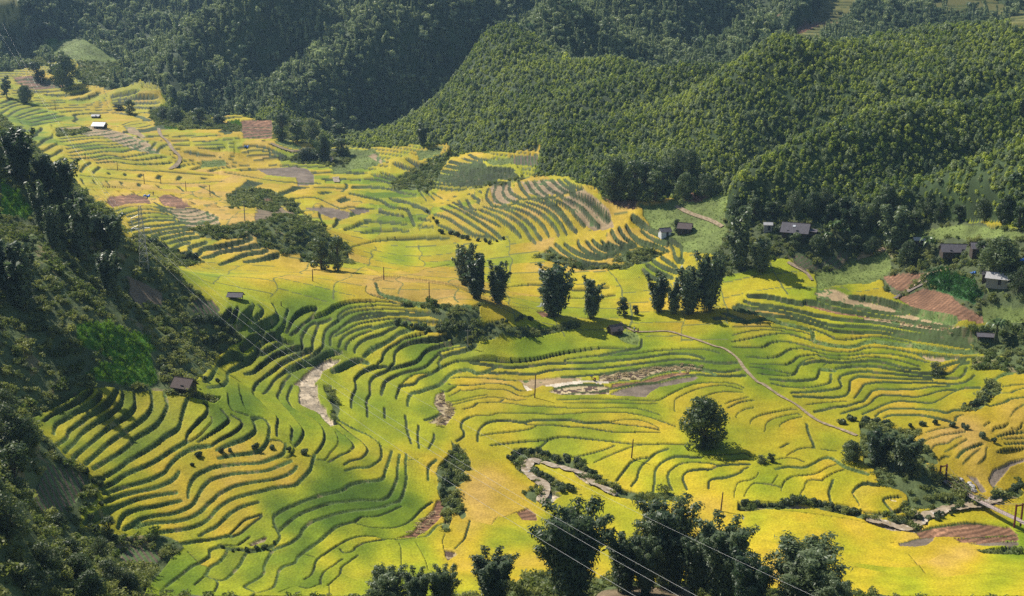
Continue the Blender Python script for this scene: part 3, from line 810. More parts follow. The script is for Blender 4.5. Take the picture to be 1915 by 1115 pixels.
# far slopes terraced at even steps of height
near = cut.copy()
for _ in range(4): near[1:] |= near[:-1]; near[:-1] |= near[1:]; near[:, 1:] |= near[:, :-1]; near[:, :-1] |= near[:, 1:]
zs = ((cover == COV['zstep']) | ((cover == COV['rice']) & ~near & (rr > 455)[:, None])) & VIS
st = np.where(cover == COV['zstep'], 1.9, 1.15).astype(F32); q = ZB/st+.5*vnoise(GX, GY, 30, 5)+.25*vnoise(GX, GY, 9, 6); fr = q-np.floor(q)
ZT[zs] = (ZB+(-(fr-.5)*.85+np.where(fr > .86, (fr-.86)/.14*.85, 0))*st)[zs]; zs &= VIS; bank[zs & (fr > .80)] = 1
# relief of the wooded slopes, tilth and plants
fm = (cover == COV['forest']).astype(F32)
for _ in range(22):
    fm[1:-1, 1:-1] = (fm[1:-1, 1:-1]*2+fm[:-2, 1:-1]+fm[2:, 1:-1]+fm[1:-1, :-2]+fm[1:-1, 2:])/6
RIDGES = [(8, 24, '1886,212 1754,246 1621,292 1521,325 1422,372'), (8, 26, '1608,93 1488,146 1355,199 1189,232 1023,279'), (6, 24, '1422,146 1256,159 1123,173 957,212'), (5, 24, '990,142 1156,128'),
 (-8, 22, '1900,175 1687,232 1555,252 1422,279 1322,345'), (-7, 22, '1355,164 1222,206 1023,259 900,275'), (-6, 24, '1230,140 1100,152 957,185 850,235'), (-7, 24, '1915,300 1780,320 1650,350 1560,385'), (7, 24, '1915,345 1800,370 1700,395'),
 (16, 30, '584,8 465,53 372,92 345,118'), (20, 34, '797,13 697,66 598,133 520,172'), (18, 34, '1222,8 1123,53 1043,93 957,139'), (-18, 34, '700,8 620,50 540,110 450,190'), (-22, 36, '1000,12 900,80 800,140 700,205'), (12, 30, '900,12 840,70 760,130'), (-14, 30, '1400,8 1330,60 1250,115'), (14, 30, '1560,20 1480,70 1400,118'),
 (16, 34, '230,12 300,45 345,85'), (-18, 30, '440,10 400,55 375,85'), (12, 30, '1330,12 1290,50 1220,110'), (-12, 30, '300,12 270,60 240,100')]
RZ = np.zeros((NR, NT), F32)
for hgt, sg, pp in RIDGES:
    p = smooth_dense(parse(pp), 12); fi, fj = hits(p[:, 0], p[:, 1], ZB); ok = ~np.isnan(fj); x, y = grid_xy(fi[ok], fj[ok])
    if len(x) < 2: continue
    m_ = (GX > x.min()-3*sg) & (GX < x.max()+3*sg) & (GY > y.min()-3*sg) & (GY < y.max()+3*sg) & (fm > 0); gx, gy = GX[m_], GY[m_]; d2 = np.full(len(gx), 1e9, F32)
    for a, b in zip(x, y): np.minimum(d2, (gx-F32(a))**2+(gy-F32(b))**2, out=d2)
    RZ[m_] += hgt*np.exp(-d2/(2*(sg*.62)**2))
fm = np.clip(fm*2.2-1.2, 0, 1)
mount = np.clip((GY-662+GX*.30)/50, 0, 1)
rel = (np.abs(vnoise(GX, GY, 95, 31))*-52+10+vnoise(GX, GY, 48, 32)*15+vnoise(GX, GY, 22, 33)*6)*mount+((np.abs(vnoise(GX+GY*.5, GY, 70, 36))*-17+4)+vnoise(GX, GY, 40, 34)*5+vnoise(GX, GY, 16, 35)*1.2)*(1-mount)
RZ *= np.where(mount < .5, 2.1*np.clip((VPY-70)/90, .15, 1), 1.15)
RZ -= np.where(mount < .5, 3.0*np.clip((160-VPY)/60, 0, 1), 0)
ZT = ZT+(rel*.6+RZ).astype(F32)*fm
sc_ = np.isin(cover, [COV['scrub'], COV['village'], COV['reed']])
ZT[sc_] += (vnoise(GX, GY, 7, 41)*1.6+vnoise(GX, GY, 2.3, 42)*.7)[sc_]
gv = cover == COV['gravel']
ZT[gv] -= .25; ZT[gv] += (vnoise(GX, GY, 2.5, 43)*.5)[gv]
rice_ = np.isin(cover, [COV['rice'], COV['zstep']]) & (bank == 0)
ZT += (rng.random((NR, NT), dtype=F32)-.5)*np.where(rice_, .06, np.where(bank > 0, .12, .10)).astype(F32)
ZT[rice_] += .35                                           # the standing crop
ZT[bank > 0] += .12
# ---------------------------------------------------------------- fields: one ripeness for each plot
def label(free):
    par = [0]; 
    def find(a):
        while par[a] != a: par[a] = par[par[a]]; a = par[a]
        return a
    lab = np.zeros(free.shape, np.int32); prev = []
    for j in range(free.shape[0]):
        row = free[j]; d = np.diff(np.concatenate([[0], row.view(np.int8), [0]])); s = np.nonzero(d == 1)[0]; e = np.nonzero(d == -1)[0]
        cur = []; k = 0
        for a, b in zip(s.tolist(), e.tolist()):
            l = 0
            while k < len(prev) and prev[k][1] <= a: k += 1
            k2 = k
            while k2 < len(prev) and prev[k2][0] < b:
                o = find(prev[k2][2])
                if l == 0: l = o
                elif o != l: par[o] = l
                k2 += 1
            if l == 0: par.append(len(par)); l = len(par)-1
            cur.append((a, b, l)); lab[j, a:b] = l
        prev = cur
    m = np.array([find(a) for a in range(len(par))]); return m[lab]
fld = label(rice_ & ~cut)
sd = np.array(pts_of(SEEDS)); num = np.zeros((NR, NT), F32); dn = np.zeros((NR, NT), F32)
for x, y, v in sd:
    wq = 1/(((VPX-x)**2+(1.6*(VPY-y))**2).astype(F32)/900+.3)**2.2
    num += wq*v; dn += wq
ripe = num/dn
nf = fld.max()+1; cnt = np.bincount(fld.ravel(), minlength=nf)+1e-6
mean = np.bincount(fld.ravel(), weights=ripe.ravel(), minlength=nf)/cnt
jit = np.random.default_rng(3).normal(0, .13, nf); brt = np.random.default_rng(4).normal(0, .10, nf)
big = cnt > 9000
nz = level(np.random.default_rng(12).normal(0, 1, (NR, NT)).astype(F32), 160, 1/26.0**2); nz = np.clip(nz/.05, -1.6, 1.6)
ripe = np.where(big[fld], ripe, .8*mean[fld]+.2*ripe)+np.where(big, jit*.2, jit)[fld]+.20*nz
ripe = level(ripe.astype(F32), 170, 1/34.0**2)
ripe = ripe+.12*vnoise(GX, GY, 14, 51)+.12*vnoise(GX, GY, 4, 52)
cx_, cy_ = 17.0, 11.0; wx = GX+9*vnoise(GX, GY, 26, 81)+3*vnoise(GX, GY, 8, 83); wy = GY+9*vnoise(GX, GY, 26, 82)
gi = np.floor(wx/cx_).astype(int); ofs = np.random.default_rng(2).random(512)*cy_; gj = np.floor((wy+ofs[gi % 512])/cy_).astype(int)
hsh = np.random.default_rng(6).random((256, 256)).astype(F32)-.5; plot_ = hsh[gi % 256, gj % 256]
amp = np.clip((rr-300)/80, 0, 1)[:, None].astype(F32); ripe = ripe+.55*plot_*amp
fx_ = wx/cx_-gi; fy_ = (wy+ofs[gi % 512])/cy_-gj
bund = (np.minimum(fx_, 1-fx_)*cx_ < .22) | (np.minimum(fy_, 1-fy_)*cy_ < .32)
bund &= rice_ & ~near & (rr > 330)[:, None] & (rr < 520)[:, None]
bright = 1+np.where(big, 0, brt)[fld]+.09*nz+.16*hsh[gj % 256, gi % 256]*amp

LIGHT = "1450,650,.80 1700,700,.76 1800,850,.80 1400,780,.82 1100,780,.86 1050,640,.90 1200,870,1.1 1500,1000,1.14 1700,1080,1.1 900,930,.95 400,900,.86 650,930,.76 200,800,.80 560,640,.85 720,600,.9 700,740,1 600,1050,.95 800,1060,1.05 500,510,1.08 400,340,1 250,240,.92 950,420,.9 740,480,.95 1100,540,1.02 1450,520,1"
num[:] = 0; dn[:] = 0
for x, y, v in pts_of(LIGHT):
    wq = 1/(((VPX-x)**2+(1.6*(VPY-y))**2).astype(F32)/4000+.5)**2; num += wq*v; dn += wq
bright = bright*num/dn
# ---------------------------------------------------------------- materials
def mat(name):
    m = bpy.data.materials.new(name); m.use_nodes = True; nt = m.node_tree; nt.nodes.clear()
    out = nt.nodes.new('ShaderNodeOutputMaterial'); b = nt.nodes.new('ShaderNodeBsdfPrincipled')
    nt.links.new(b.outputs[0], out.inputs[0]); return m, nt, b, out
def node(nt, t, **k):
    n = nt.nodes.new(t)
    for a, v in k.items():
        if a.startswith('i_'): n.inputs[int(a[2:]) if a[2:].isdigit() else a[2:]].default_value = v
        else: setattr(n, a, v)
    return n
def noise(nt, scale, detail=3.0, vec=None, rough=.55):
    n = node(nt, 'ShaderNodeTexNoise'); n.inputs['Scale'].default_value = scale; n.inputs['Detail'].default_value = detail; n.inputs['Roughness'].default_value = rough
    if vec is not None: nt.links.new(vec, n.inputs['Vector'])
    return n.outputs['Fac']
def ramp(nt, fac, stops):
    r = node(nt, 'ShaderNodeValToRGB'); e = r.color_ramp.elements
    while len(e) < len(stops): e.new(.5)
    for q, (p, c) in zip(e, stops): q.position = p; q.color = (*c, 1)
    nt.links.new(fac, r.inputs[0]); return r.outputs[0]
def mul(nt, a, b):
    n = node(nt, 'ShaderNodeMix', data_type='RGBA', blend_type='MULTIPLY'); n.inputs[0].default_value = 1
    nt.links.new(a, n.inputs[6]); nt.links.new(b, n.inputs[7]); return n.outputs[2]
def scal(nt, fac, lo, hi):
    n = node(nt, 'ShaderNodeMapRange'); n.inputs[1].default_value = .25; n.inputs[2].default_value = .75
    n.inputs[3].default_value = lo; n.inputs[4].default_value = hi; nt.links.new(fac, n.inputs[0]); return n.outputs[0]
def simple(name, stops, scale=2.0, rough=.8, bump=.0, spec=.3, coords='Object', stretch=(1, 1, 1), metal=0.0):
    m, nt, b, out = mat(name)
    tc = node(nt, 'ShaderNodeTexCoord'); mp = node(nt, 'ShaderNodeMapping'); mp.inputs['Scale'].default_value = stretch
    nt.links.new(tc.outputs[coords], mp.inputs[0])
    f = noise(nt, scale, 4, mp.outputs[0]); n_ = len(stops)
    nt.links.new(ramp(nt, f, [(.3+.4*i/max(1, n_-1), c) for i, c in enumerate(stops)]), b.inputs['Base Color'])
    b.inputs['Roughness'].default_value = rough; b.inputs['Specular IOR Level'].default_value = spec; b.inputs['Metallic'].default_value = metal
    if bump:
        bp = node(nt, 'ShaderNodeBump'); bp.inputs['Strength'].default_value = bump; bp.inputs['Distance'].default_value = .1
        nt.links.new(f, bp.inputs['Height']); nt.links.new(bp.outputs[0], b.inputs['Normal'])
    return m
def leafy(name, c0, c1, trans=.35, rough=.5, spec=.35, nscale=.35):
    """leaves: colour wanders over the plant and from plant to plant; light passes through"""
    m, nt, b, out = mat(name)
    g = node(nt, 'ShaderNodeNewGeometry'); oi = node(nt, 'ShaderNodeObjectInfo')
    f = noise(nt, nscale, 3, g.outputs['Position'])
    ad = node(nt, 'ShaderNodeMath', operation='ADD'); s2 = node(nt, 'ShaderNodeMath', operation='MULTIPLY_ADD'); s2.inputs[1].default_value = .5; s2.inputs[2].default_value = -.25
    nt.links.new(oi.outputs['Random'], s2.inputs[0]); nt.links.new(f, ad.inputs[0]); nt.links.new(s2.outputs[0], ad.inputs[1])
    col = ramp(nt, ad.outputs[0], [(.25, c0), (.75, c1)])
    nt.links.new(col, b.inputs['Base Color']); b.inputs['Roughness'].default_value = rough; b.inputs['Specular IOR Level'].default_value = spec
    t = node(nt, 'ShaderNodeBsdfTranslucent'); hs = node(nt, 'ShaderNodeHueSaturation'); hs.inputs['Saturation'].default_value = 1.15; hs.inputs['Value'].default_value = 1.3
    nt.links.new(col, hs.inputs['Color']); nt.links.new(hs.outputs[0], t.inputs[0])
    mx = node(nt, 'ShaderNodeMixShader'); mx.inputs[0].default_value = trans
    nt.links.new(b.outputs[0], mx.inputs[1]); nt.links.new(t.outputs[0], mx.inputs[2]); nt.links.new(mx.outputs[0], out.inputs[0]); return m

M = {}
# the ground: albedo of each cover is a mesh attribute, broken up by two scales of noise
m, nt, b, out = mat('ground'); M['ground'] = m
at = node(nt, 'ShaderNodeAttribute', attribute_name='cover_col'); g = node(nt, 'ShaderNodeNewGeometry')
f1 = noise(nt, 2.2, 3, g.outputs['Position']); f2 = noise(nt, .35, 3, g.outputs['Position'])
c1 = mul(nt, at.outputs['Color'], scal(nt, f1, .72, 1.28)); c2 = mul(nt, c1, scal(nt, f2, .84, 1.16))
nt.links.new(c2, b.inputs['Base Color']); b.inputs['Roughness'].default_value = .75; b.inputs['Specular IOR Level'].default_value = .15
bp = node(nt, 'ShaderNodeBump'); bp.inputs['Strength'].default_value = .5; bp.inputs['Distance'].default_value = .25
nt.links.new(f1, bp.inputs['Height']); nt.links.new(bp.outputs[0], b.inputs['Normal'])

M['water'] = simple('water', [(.17, .12, .07), (.36, .28, .18), (.42, .33, .22), (.66, .58, .46)], .9, .35, .3, .3, 'Object')
M['trail'] = simple('trail', [(.16, .15, .06), (.30, .22, .14), (.42, .33, .22)], 1.1, .9, .3, .2, 'Object')
M['wood_dark'] = simple('wood_dark', [(.045, .035, .03), (.11, .085, .07)], 3, .85, .3, .2, 'Object', (1, 1, 6))
M['wood_red'] = simple('wood_red', [(.10, .022, .015), (.17, .04, .028)], 4, .7, .2, .3)
M['plank'] = simple('plank', [(.36, .27, .22), (.55, .44, .38)], 2.5, .85, .3, .2)
M['roof_grey'] = simple('roof_grey', [(.085, .075, .085), (.18, .165, .18)], 1.2, .75, .4, .3, 'Object', (5, 1, 1))
M['roof_pale'] = simple('roof_pale', [(.34, .33, .32), (.56, .54, .52)], 1.5, .6, .3, .4, 'Object', (5, 1, 1))
M['roof_white'] = simple('roof_white', [(.62, .64, .68), (.80, .82, .84)], 1.5, .5, .1, .4)
M['thatch'] = simple('thatch', [(.10, .075, .075), (.24, .19, .17)], 4, .95, .6, .1, 'Object', (1, 6, 1))
M['tarp_blue'] = simple('tarp_blue', [(.02, .10, .45), (.05, .22, .62)], 2, .5, .3, .4)
M['concrete'] = simple('concrete', [(.20, .19, .18), (.34, .32, .30)], 3, .85, .1, .3)
M['pole_wood'] = simple('pole_wood', [(.10, .06, .045), (.20, .13, .10)], 4, .85, .2, .2, 'Object', (1, 1, .2))
M['steel'] = simple('steel', [(.38, .38, .38), (.55, .55, .55)], 2, .45, .0, .5, 'Object', (1, 1, 1), .6)
M['insulator'] = simple('insulator', [(.75, .76, .78), (.85, .85, .86)], 2, .3)
M['wire'] = simple('wire', [(.36, .36, .35), (.46, .45, .44)], 1, .45, 0, .5, 'Object', (1, 1, 1), .3)
M['cable'] = simple('cable', [(.10, .09, .09), (.17, .15, .14)], 1, .6)
M['rock'] = simple('rock', [(.30, .27, .25), (.58, .54, .50)], 1.2, .9, .6)
M['bark'] = simple('bark', [(.05, .04, .03), (.14, .11, .085)], 3, .9, .6, .2, 'Object', (1, 1, .3))
M['culm'] = simple('culm', [(.045, .06, .02), (.12, .13, .05)], 2, .6, .1, .4)
M['fence'] = simple('fence', [(.14, .11, .09), (.27, .22, .19)], 6, .9, .3, .2)
M['skin'] = simple('skin', [(.30, .16, .10), (.38, .21, .14)], 3, .6)
M['cloth_blue'] = simple('cloth_blue', [(.03, .05, .16), (.05, .09, .26)], 6, .85)
M['cloth_red'] = simple('cloth_red', [(.28, .03, .05), (.40, .06, .09)], 6, .85)
M['cloth_white'] = simple('cloth_white', [(.6, .58, .6), (.75, .73, .74)], 6, .85)
M['cloth_dark'] = simple('cloth_dark', [(.02, .02, .025), (.05, .045, .05)], 6, .85)
M['hair'] = simple('hair', [(.01, .01, .01), (.02, .018, .016)], 6, .6)
M['hat'] = simple('hat', [(.45, .36, .2), (.6, .5, .32)], 6, .85)
M['straw'] = simple('straw', [(.40, .30, .14), (.62, .50, .28)], 5, .95, .5, .1)
M['bamboo'] = leafy('bamboo', (.055, .092, .040), (.19, .24, .11), .40, .45, .45)
M['treeleaf'] = leafy('treeleaf', (.046, .078, .028), (.14, .185, .07), .33, .5, .4)
M['bushleaf'] = leafy('bushleaf', (.045, .075, .028), (.13, .165, .07), .3, .55, .35)
M['banana'] = leafy('banana', (.06, .11, .03), (.15, .22, .07), .35, .35, .5)
M['wood_hill'] = leafy('wood_hill', (.17, .24, .045), (.44, .49, .10), .42, .5, .3, .02)
M['wood_mount'] = leafy('wood_mount', (.10, .15, .075), (.34, .39, .18), .38, .5, .35, .02)
M['tuft'] = leafy('tuft', (.09, .14, .03), (.21, .26, .075), .45, .6, .25, .15)
M['scrubleaf'] = leafy('scrubleaf', (.11, .155, .04), (.28, .30, .10), .42, .55, .3, .06)
M['reedleaf'] = leafy('reedleaf', (.09, .18, .022), (.19, .31, .05), .40, .5, .3, .1)
M['reeddark'] = leafy('reeddark', (.025, .085, .015), (.06, .15, .03), .3, .5, .3, .1)
# ---------------------------------------------------------------- helpers
COL = SC.collection
def np_mesh(name, V, Fq, mats, smooth=False):
    """mesh from arrays; Fq is an (n,3) or (n,4) index array"""
    me = bpy.data.meshes.new(name); V = np.asarray(V, F32); Fq = np.asarray(Fq, np.int32); n, k = Fq.shape
    me.vertices.add(len(V)); me.vertices.foreach_set('co', V.ravel())
    me.loops.add(n*k); me.loops.foreach_set('vertex_index', Fq.ravel())
    me.polygons.add(n); me.polygons.foreach_set('loop_start', np.arange(0, n*k, k, dtype=np.int32))
    me.polygons.foreach_set('loop_total', np.full(n, k, np.int32))
    if smooth: me.polygons.foreach_set('use_smooth', np.ones(n, bool))
    for q in (mats if isinstance(mats, (list, tuple)) else [mats]): me.materials.append(q)
    me.update(calc_edges=True); return me
def link(name, me, parent=None):
    o = bpy.data.objects.new(name, me); COL.objects.link(o)
    if parent is not None: o.parent = parent
    return o
def tag(o, label=None, cat=None, group=None, kind=None):
    if label: o['label'] = label
    if cat: o['category'] = cat
    if group: o['group'] = group
    if kind: o['kind'] = kind
    return o
def height(x, y):
    t = math.atan2(x, y); r = math.hypot(x, y)
    return float(sample(ZT, np.array([(t-TH0)/DTH]), np.array([np.interp(r, rr, np.arange(NR))]))[0])
def place(px, py):
    """the spot of ground seen at a spot of the photograph -> point and metres per photo pixel there"""
    fi, fj = hits([px], [py], ZT); x, y = grid_xy(fi, fj); z = sample(ZT, fi, fj)
    p = Vector((float(x[0]), float(y[0]), float(z[0])))
    d = p.y*math.cos(PITCH)-(p.z-CAMZ)*math.sin(PITCH)
    return p, d/FPX
# ---------------------------------------------------------------- the ground mesh
PAL = {'forest': (.042, .068, .02), 'scrub': (.10, .13, .045), 'soil': (.20, .105, .058), 'stub': (.36, .26, .14), 'gravel': (.46, .37, .25), 'mud': (.19, .148, .108),
       'plot': (.085, .13, .042), 'meadow': (.16, .205, .05), 'reed': (.10, .24, .02), 'dry': (.20, .15, .09), 'village': (.075, .095, .035), 'straw': (.42, .33, .18),
       'pale': (.64, .55, .42), 'reed2': (.03, .10, .02)}
Rk = np.array([-.3, 0, .35, .6, 1.0, 1.35]); Rc = np.array([(.075, .16, .006), (.12, .22, .008), (.25, .33, .010), (.42, .42, .012), (.55, .39, .018), (.56, .36, .08)])
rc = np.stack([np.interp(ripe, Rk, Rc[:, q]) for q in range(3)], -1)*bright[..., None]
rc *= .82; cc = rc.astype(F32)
m_ = cover == COV['zstep']; cc[m_] = np.array((.17, .165, .05), F32)*(1+.8*vnoise(GX, GY, 25, 71)[m_])[:, None]
na, nb, nc_ = vnoise(GX, GY, 9, 61), vnoise(GX, GY, 2.2, 62), vnoise(GX, GY, .9, 63)
for k, c in PAL.items():
    m_ = cover == COV[k]; v = 1+.55*na[m_]+.5*nb[m_]
    q = np.array(c, F32)[None, :]*v[:, None]
    if k == 'stub': q = np.where((na[m_]*.8+nb[m_]+nc_[m_]*.6 > .34)[:, None], np.array((.10, .15, .045), F32)[None, :], q)
    if k in ('scrub', 'village'): q = np.where((na[m_]+nb[m_]*.7 > .38)[:, None], np.array((.22, .19, .085), F32)[None, :], q)
    if k == 'straw': q = np.where((nc_[m_]+nb[m_]*.3 > .10)[:, None], np.array((.10, .065, .045), F32)[None, :], q)
    if k == 'gravel': q = np.where((nc_[m_] > .2)[:, None], q*1.45, q); q = np.where((na[m_]+nb[m_]*.7 > .30)[:, None], np.array((.16, .16, .06), F32)[None, :], q); q = np.where((np.abs(nb[m_]+.3*nc_[m_]) < .035)[:, None], q*.35, q)
    if k == 'plot': q = np.where((np.sin((GX[m_]*.8+GY[m_]*.6)*5.5) > .35)[:, None], np.array((.14, .10, .07), F32)[None, :], q)
    if k == 'soil': q = q*(1+.35*np.sin((GX[m_]*.5-GY[m_]*.85+3*na[m_])*4.2))[:, None]; q = np.where((nc_[m_]+na[m_]*.5 > .33)[:, None], q*1.7, q)
    cc[m_] = q
cc[bund] = np.array((.13, .15, .045), F32)
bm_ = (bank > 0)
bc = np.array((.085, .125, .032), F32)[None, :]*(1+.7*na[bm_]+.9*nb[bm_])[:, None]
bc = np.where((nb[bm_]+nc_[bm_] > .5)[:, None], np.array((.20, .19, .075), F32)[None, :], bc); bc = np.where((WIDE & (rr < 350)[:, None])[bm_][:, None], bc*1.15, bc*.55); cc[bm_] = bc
cc = np.clip(cc, .004, .9)
idx = np.arange(NR*NT, dtype=np.int32).reshape(NR, NT)
Q = np.stack([idx[:-1, :-1], idx[1:, :-1], idx[1:, 1:], idx[:-1, 1:]], -1).reshape(-1, 4)[:, ::-1]
me = np_mesh('valley_ground', np.stack([GX, GY, ZT], -1).reshape(-1, 3), Q, M['ground'], smooth=True)
ca = me.attributes.new('cover_col', 'FLOAT_COLOR', 'POINT')
ca.data.foreach_set('color', np.concatenate([cc.reshape(-1, 3), np.ones((NR*NT, 1), F32)], 1).astype(F32).ravel())
ground = tag(link('terrain', me), kind='structure')

# ribbons that lie on the ground: paths and streams
def ribbon(name, pts, width, m, lift=.10, flat=False, wob=.15, kind='structure'):
    p = smooth_dense(parse(pts), 2.5); fi, fj = hits(p[:, 0], p[:, 1], ZT); ok = ~np.isnan(fj); fi, fj = fi[ok], fj[ok]
    x, y = grid_xy(fi, fj); P = np.stack([x, y], -1)
    for _ in range(3): P[1:-1] = (P[:-2]+2*P[1:-1]+P[2:])/4
    T = np.gradient(P, axis=0); T /= np.linalg.norm(T, axis=1)[:, None]+1e-9; Nn = np.stack([-T[:, 1], T[:, 0]], -1)
    g = np.random.default_rng(len(pts)); wd = width*(1+wob*np.convolve(g.normal(0, 1, len(P)+6), np.ones(7)/3, 'valid'))
    V = []
    for k in (-1, -.5, 0, .5, 1):
        q = P+Nn*(wd*k/2)[:, None]
        r_ = np.hypot(q[:, 0], q[:, 1]); t_ = np.arctan2(q[:, 0], q[:, 1])
        z = sample(ZT, (t_-TH0)/DTH, np.interp(r_, rr, np.arange(NR)))
        V.append(np.column_stack([q, z+lift]))
    V = np.stack(V, 1)
    for _ in range(2): V[1:-1, :, 2] = np.maximum(V[1:-1, :, 2], (V[:-2, :, 2]+V[2:, :, 2])/2)
    if flat: V[:, :, 2] = V[:, :, 2].mean(1, keepdims=True)+lift
    n = len(V); I = np.arange(n*5).reshape(n, 5)
    Fq = np.stack([I[:-1, :-1], I[1:, :-1], I[1:, 1:], I[:-1, 1:]], -1).reshape(-1, 4)
    return tag(link(name, np_mesh(name, V.reshape(-1, 3), Fq, m, True)), kind=kind)
ribbon('path', 'K 250,150 330,210 420,250 560,255 800,250 1000,305 1200,370 1350,425 1450,450 1600,560 1690,690 1850,850 N 150,230 350,370 550,480 700,600 850,690 1050,760 1250,840', .85, M['trail'], .2)
ribbon('path', 'e 1530,520 1550,590 1620,650 1660,720 1740,810 1700,880 1640,915', 1.7, M['trail'], .35)
ribbon('path', 'd 1360,240 1500,310 1700,380 1810,440', 1.6, M['trail'], .3)
ribbon('path', 'v 1858,530 1600,600 1500,640', 1.4, M['trail'], .3)
ribbon('path', 'v 700,690 900,800 980,900', 1.3, M['trail'], .3)
ribbon('path', 'f 1170,560 1250,600 1400,640 1560,600', 1.3, M['trail'], .3)
ribbon('path', 'h 100,600 220,530 330,430 420,385 560,370', .9, M['trail'], .3)
ribbon('path', 'h 60,630 180,570 300,510 380,470', 1.0, M['fence'], .4)
ribbon('stream', 'P 1180,775 1080,765 1030,800 1030,900 1120,990 U 1400,130 1480,200 1480,290 1420,350 1480,390', 2.2, M['water'], .22, True, .25)
ribbon('stream', 'P 1200,775 1330,820 1480,860 1620,900 1740,960 1790,1030 Y 900,90 1000,150', 1.6, M['water'], .22, True, .25)
ribbon('stream', 'V 30,700 200,720 330,770 460,810 580,760 640,730 700,690 820,640 950,600 1100,560 1230,540 1400,520 1500,500 1600,470', 2.4, M['water'], .2, True, .3)
ribbon('stream', 'f 1740,700 1745,740', 3, M['water'], .4)
ribbon('stream', 'b 760,270 775,320', 4, M['water'], .4)
# ---------------------------------------------------------------- scatter: growth that nobody could count
def leaf_cloud(n, fn, lw, lh, seed, droop=0.3, up=.4, face=None):
    """n leaf faces whose centres (and outward directions) come from fn(rng, n)"""
    g = np.random.default_rng(seed); c = fn(g, n); out = None
    if isinstance(c, tuple): c, out = c
    n = len(c); d = g.normal(0, 1, (n, 3)); d[:, 2] = np.abs(d[:, 2])*up-droop
    if out is not None:
        nn = out+g.normal(0, .42, (n, 3)); nn /= np.linalg.norm(nn, axis=1)[:, None]+1e-9; d -= (d*nn).sum(1, keepdims=True)*nn; s = np.cross(nn, d)
    else: s = np.cross(d, g.normal(0, 1, (n, 3)))
    d /= np.linalg.norm(d, axis=1)[:, None]+1e-9; s /= np.linalg.norm(s, axis=1)[:, None]+1e-9
    k = g.uniform(.6, 1.3, (n, 1)); d = d*lh*k*.5; s = s*lw*k*.5
    V = np.stack([c-d, c+s*.9-d*.1, c+d, c-s*.9-d*.1], 1).reshape(-1, 3)
    return V, np.arange(4*n).reshape(n, 4)
def ball(cx, cy, cz, rx, rz, hollow=.62):
    def f(g, n):
        d = g.normal(0, 1, (n, 3)); d /= np.linalg.norm(d, axis=1)[:, None]; r_ = (hollow+(1-hollow)*g.random((n, 1)))
        return d*r_*np.array([rx, rx, rz])+np.array([cx, cy, cz]), d
    return f
def multi(parts, seed):
    V, Fq, o = [], [], 0
    for k, (n, fn, lw, lh) in enumerate(parts):
        v, f = leaf_cloud(n, fn, lw, lh, seed*97+k); V.append(v); Fq.append(f+o); o += len(v)
    return np.vstack(V), np.vstack(Fq)
HID = {}
def source(name, V, Fq, m):
    o = bpy.data.objects.new(name, np_mesh(name, V, Fq, m)); return o
def variants(key, makers, m):
    c = bpy.data.collections.new(key)
    for k, (V, Fq) in enumerate(makers): c.objects.link(source(f'{key}_{k:02d}', V, Fq, m))
    return c
def scatter(name, P, rot, scl, kind_idx, coll):
    me = bpy.data.meshes.new(name); n = len(P)
    me.vertices.add(n); me.vertices.foreach_set('co', np.asarray(P, F32).ravel())
    for nm, ty, dat, fld_ in (('rot', 'FLOAT_VECTOR', rot, 'vector'), ('scl', 'FLOAT_VECTOR', scl, 'vector'), ('pick', 'INT', kind_idx, 'value')):
        a = me.attributes.new(nm, ty, 'POINT'); a.data.foreach_set(fld_, np.asarray(dat, np.int32 if ty == 'INT' else F32).ravel())
    o = link(name, me); tag(o, kind='stuff')
    ng = bpy.data.node_groups.new(name, 'GeometryNodeTree'); ng.interface.new_socket('Geometry', in_out='INPUT', socket_type='NodeSocketGeometry'); ng.interface.new_socket('Geometry', in_out='OUTPUT', socket_type='NodeSocketGeometry')
    N = ng.nodes; gi = N.new('NodeGroupInput'); go = N.new('NodeGroupOutput'); ip = N.new('GeometryNodeInstanceOnPoints'); ci = N.new('GeometryNodeCollectionInfo')
    ci.inputs[0].default_value = coll; ci.inputs['Separate Children'].default_value = True; ci.inputs['Reset Children'].default_value = True; ip.inputs['Pick Instance'].default_value = True
    def attr(nm, t):
        a = N.new('GeometryNodeInputNamedAttribute'); a.data_type = t; a.inputs[0].default_value = nm; return [s for s in a.outputs if s.enabled][0]
    L = ng.links.new
    L(gi.outputs[0], ip.inputs['Points']); L(ci.outputs[0], ip.inputs['Instance']); L(attr('pick', 'INT'), ip.inputs['Instance Index'])
    L(attr('scl', 'FLOAT_VECTOR'), ip.inputs['Scale'])
    er = N.new('FunctionNodeEulerToRotation'); L(attr('rot', 'FLOAT_VECTOR'), er.inputs[0]); L(er.outputs[0], ip.inputs['Rotation'])
    L(ip.outputs[0], go.inputs[0])
    md = o.modifiers.new('growth', 'NODES'); md.node_group = ng; return o
dr_ = np.gradient(rr); AREA = (rr*DTH*dr_)[:, None]*np.ones((1, NT))
SEEN = VIS.copy()
for _ in range(3):
    SEEN[1:] |= SEEN[:-1]; SEEN[:-1] |= SEEN[1:]; SEEN[:, 1:] |= SEEN[:, :-1]; SEEN[:, :-1] |= SEEN[:, 1:]
def spots(mask, per_m2, seed, nmax=60000):
    w_ = (AREA*mask*per_m2).ravel(); tot = w_.sum(); g = np.random.default_rng(seed); n = int(min(tot, nmax))
    c = np.cumsum(w_); q = np.searchsorted(c, g.random(n)*tot); j, i = np.divmod(q, NT)
    fj = np.clip(j+g.random(n)-.5, 0, NR-1.01); fi = np.clip(i+g.random(n)-.5, 0, NT-1.01)
    x, y = grid_xy(fi, fj); z = sample(ZT, fi, fj); return np.column_stack([x, y, z]), g, j, i
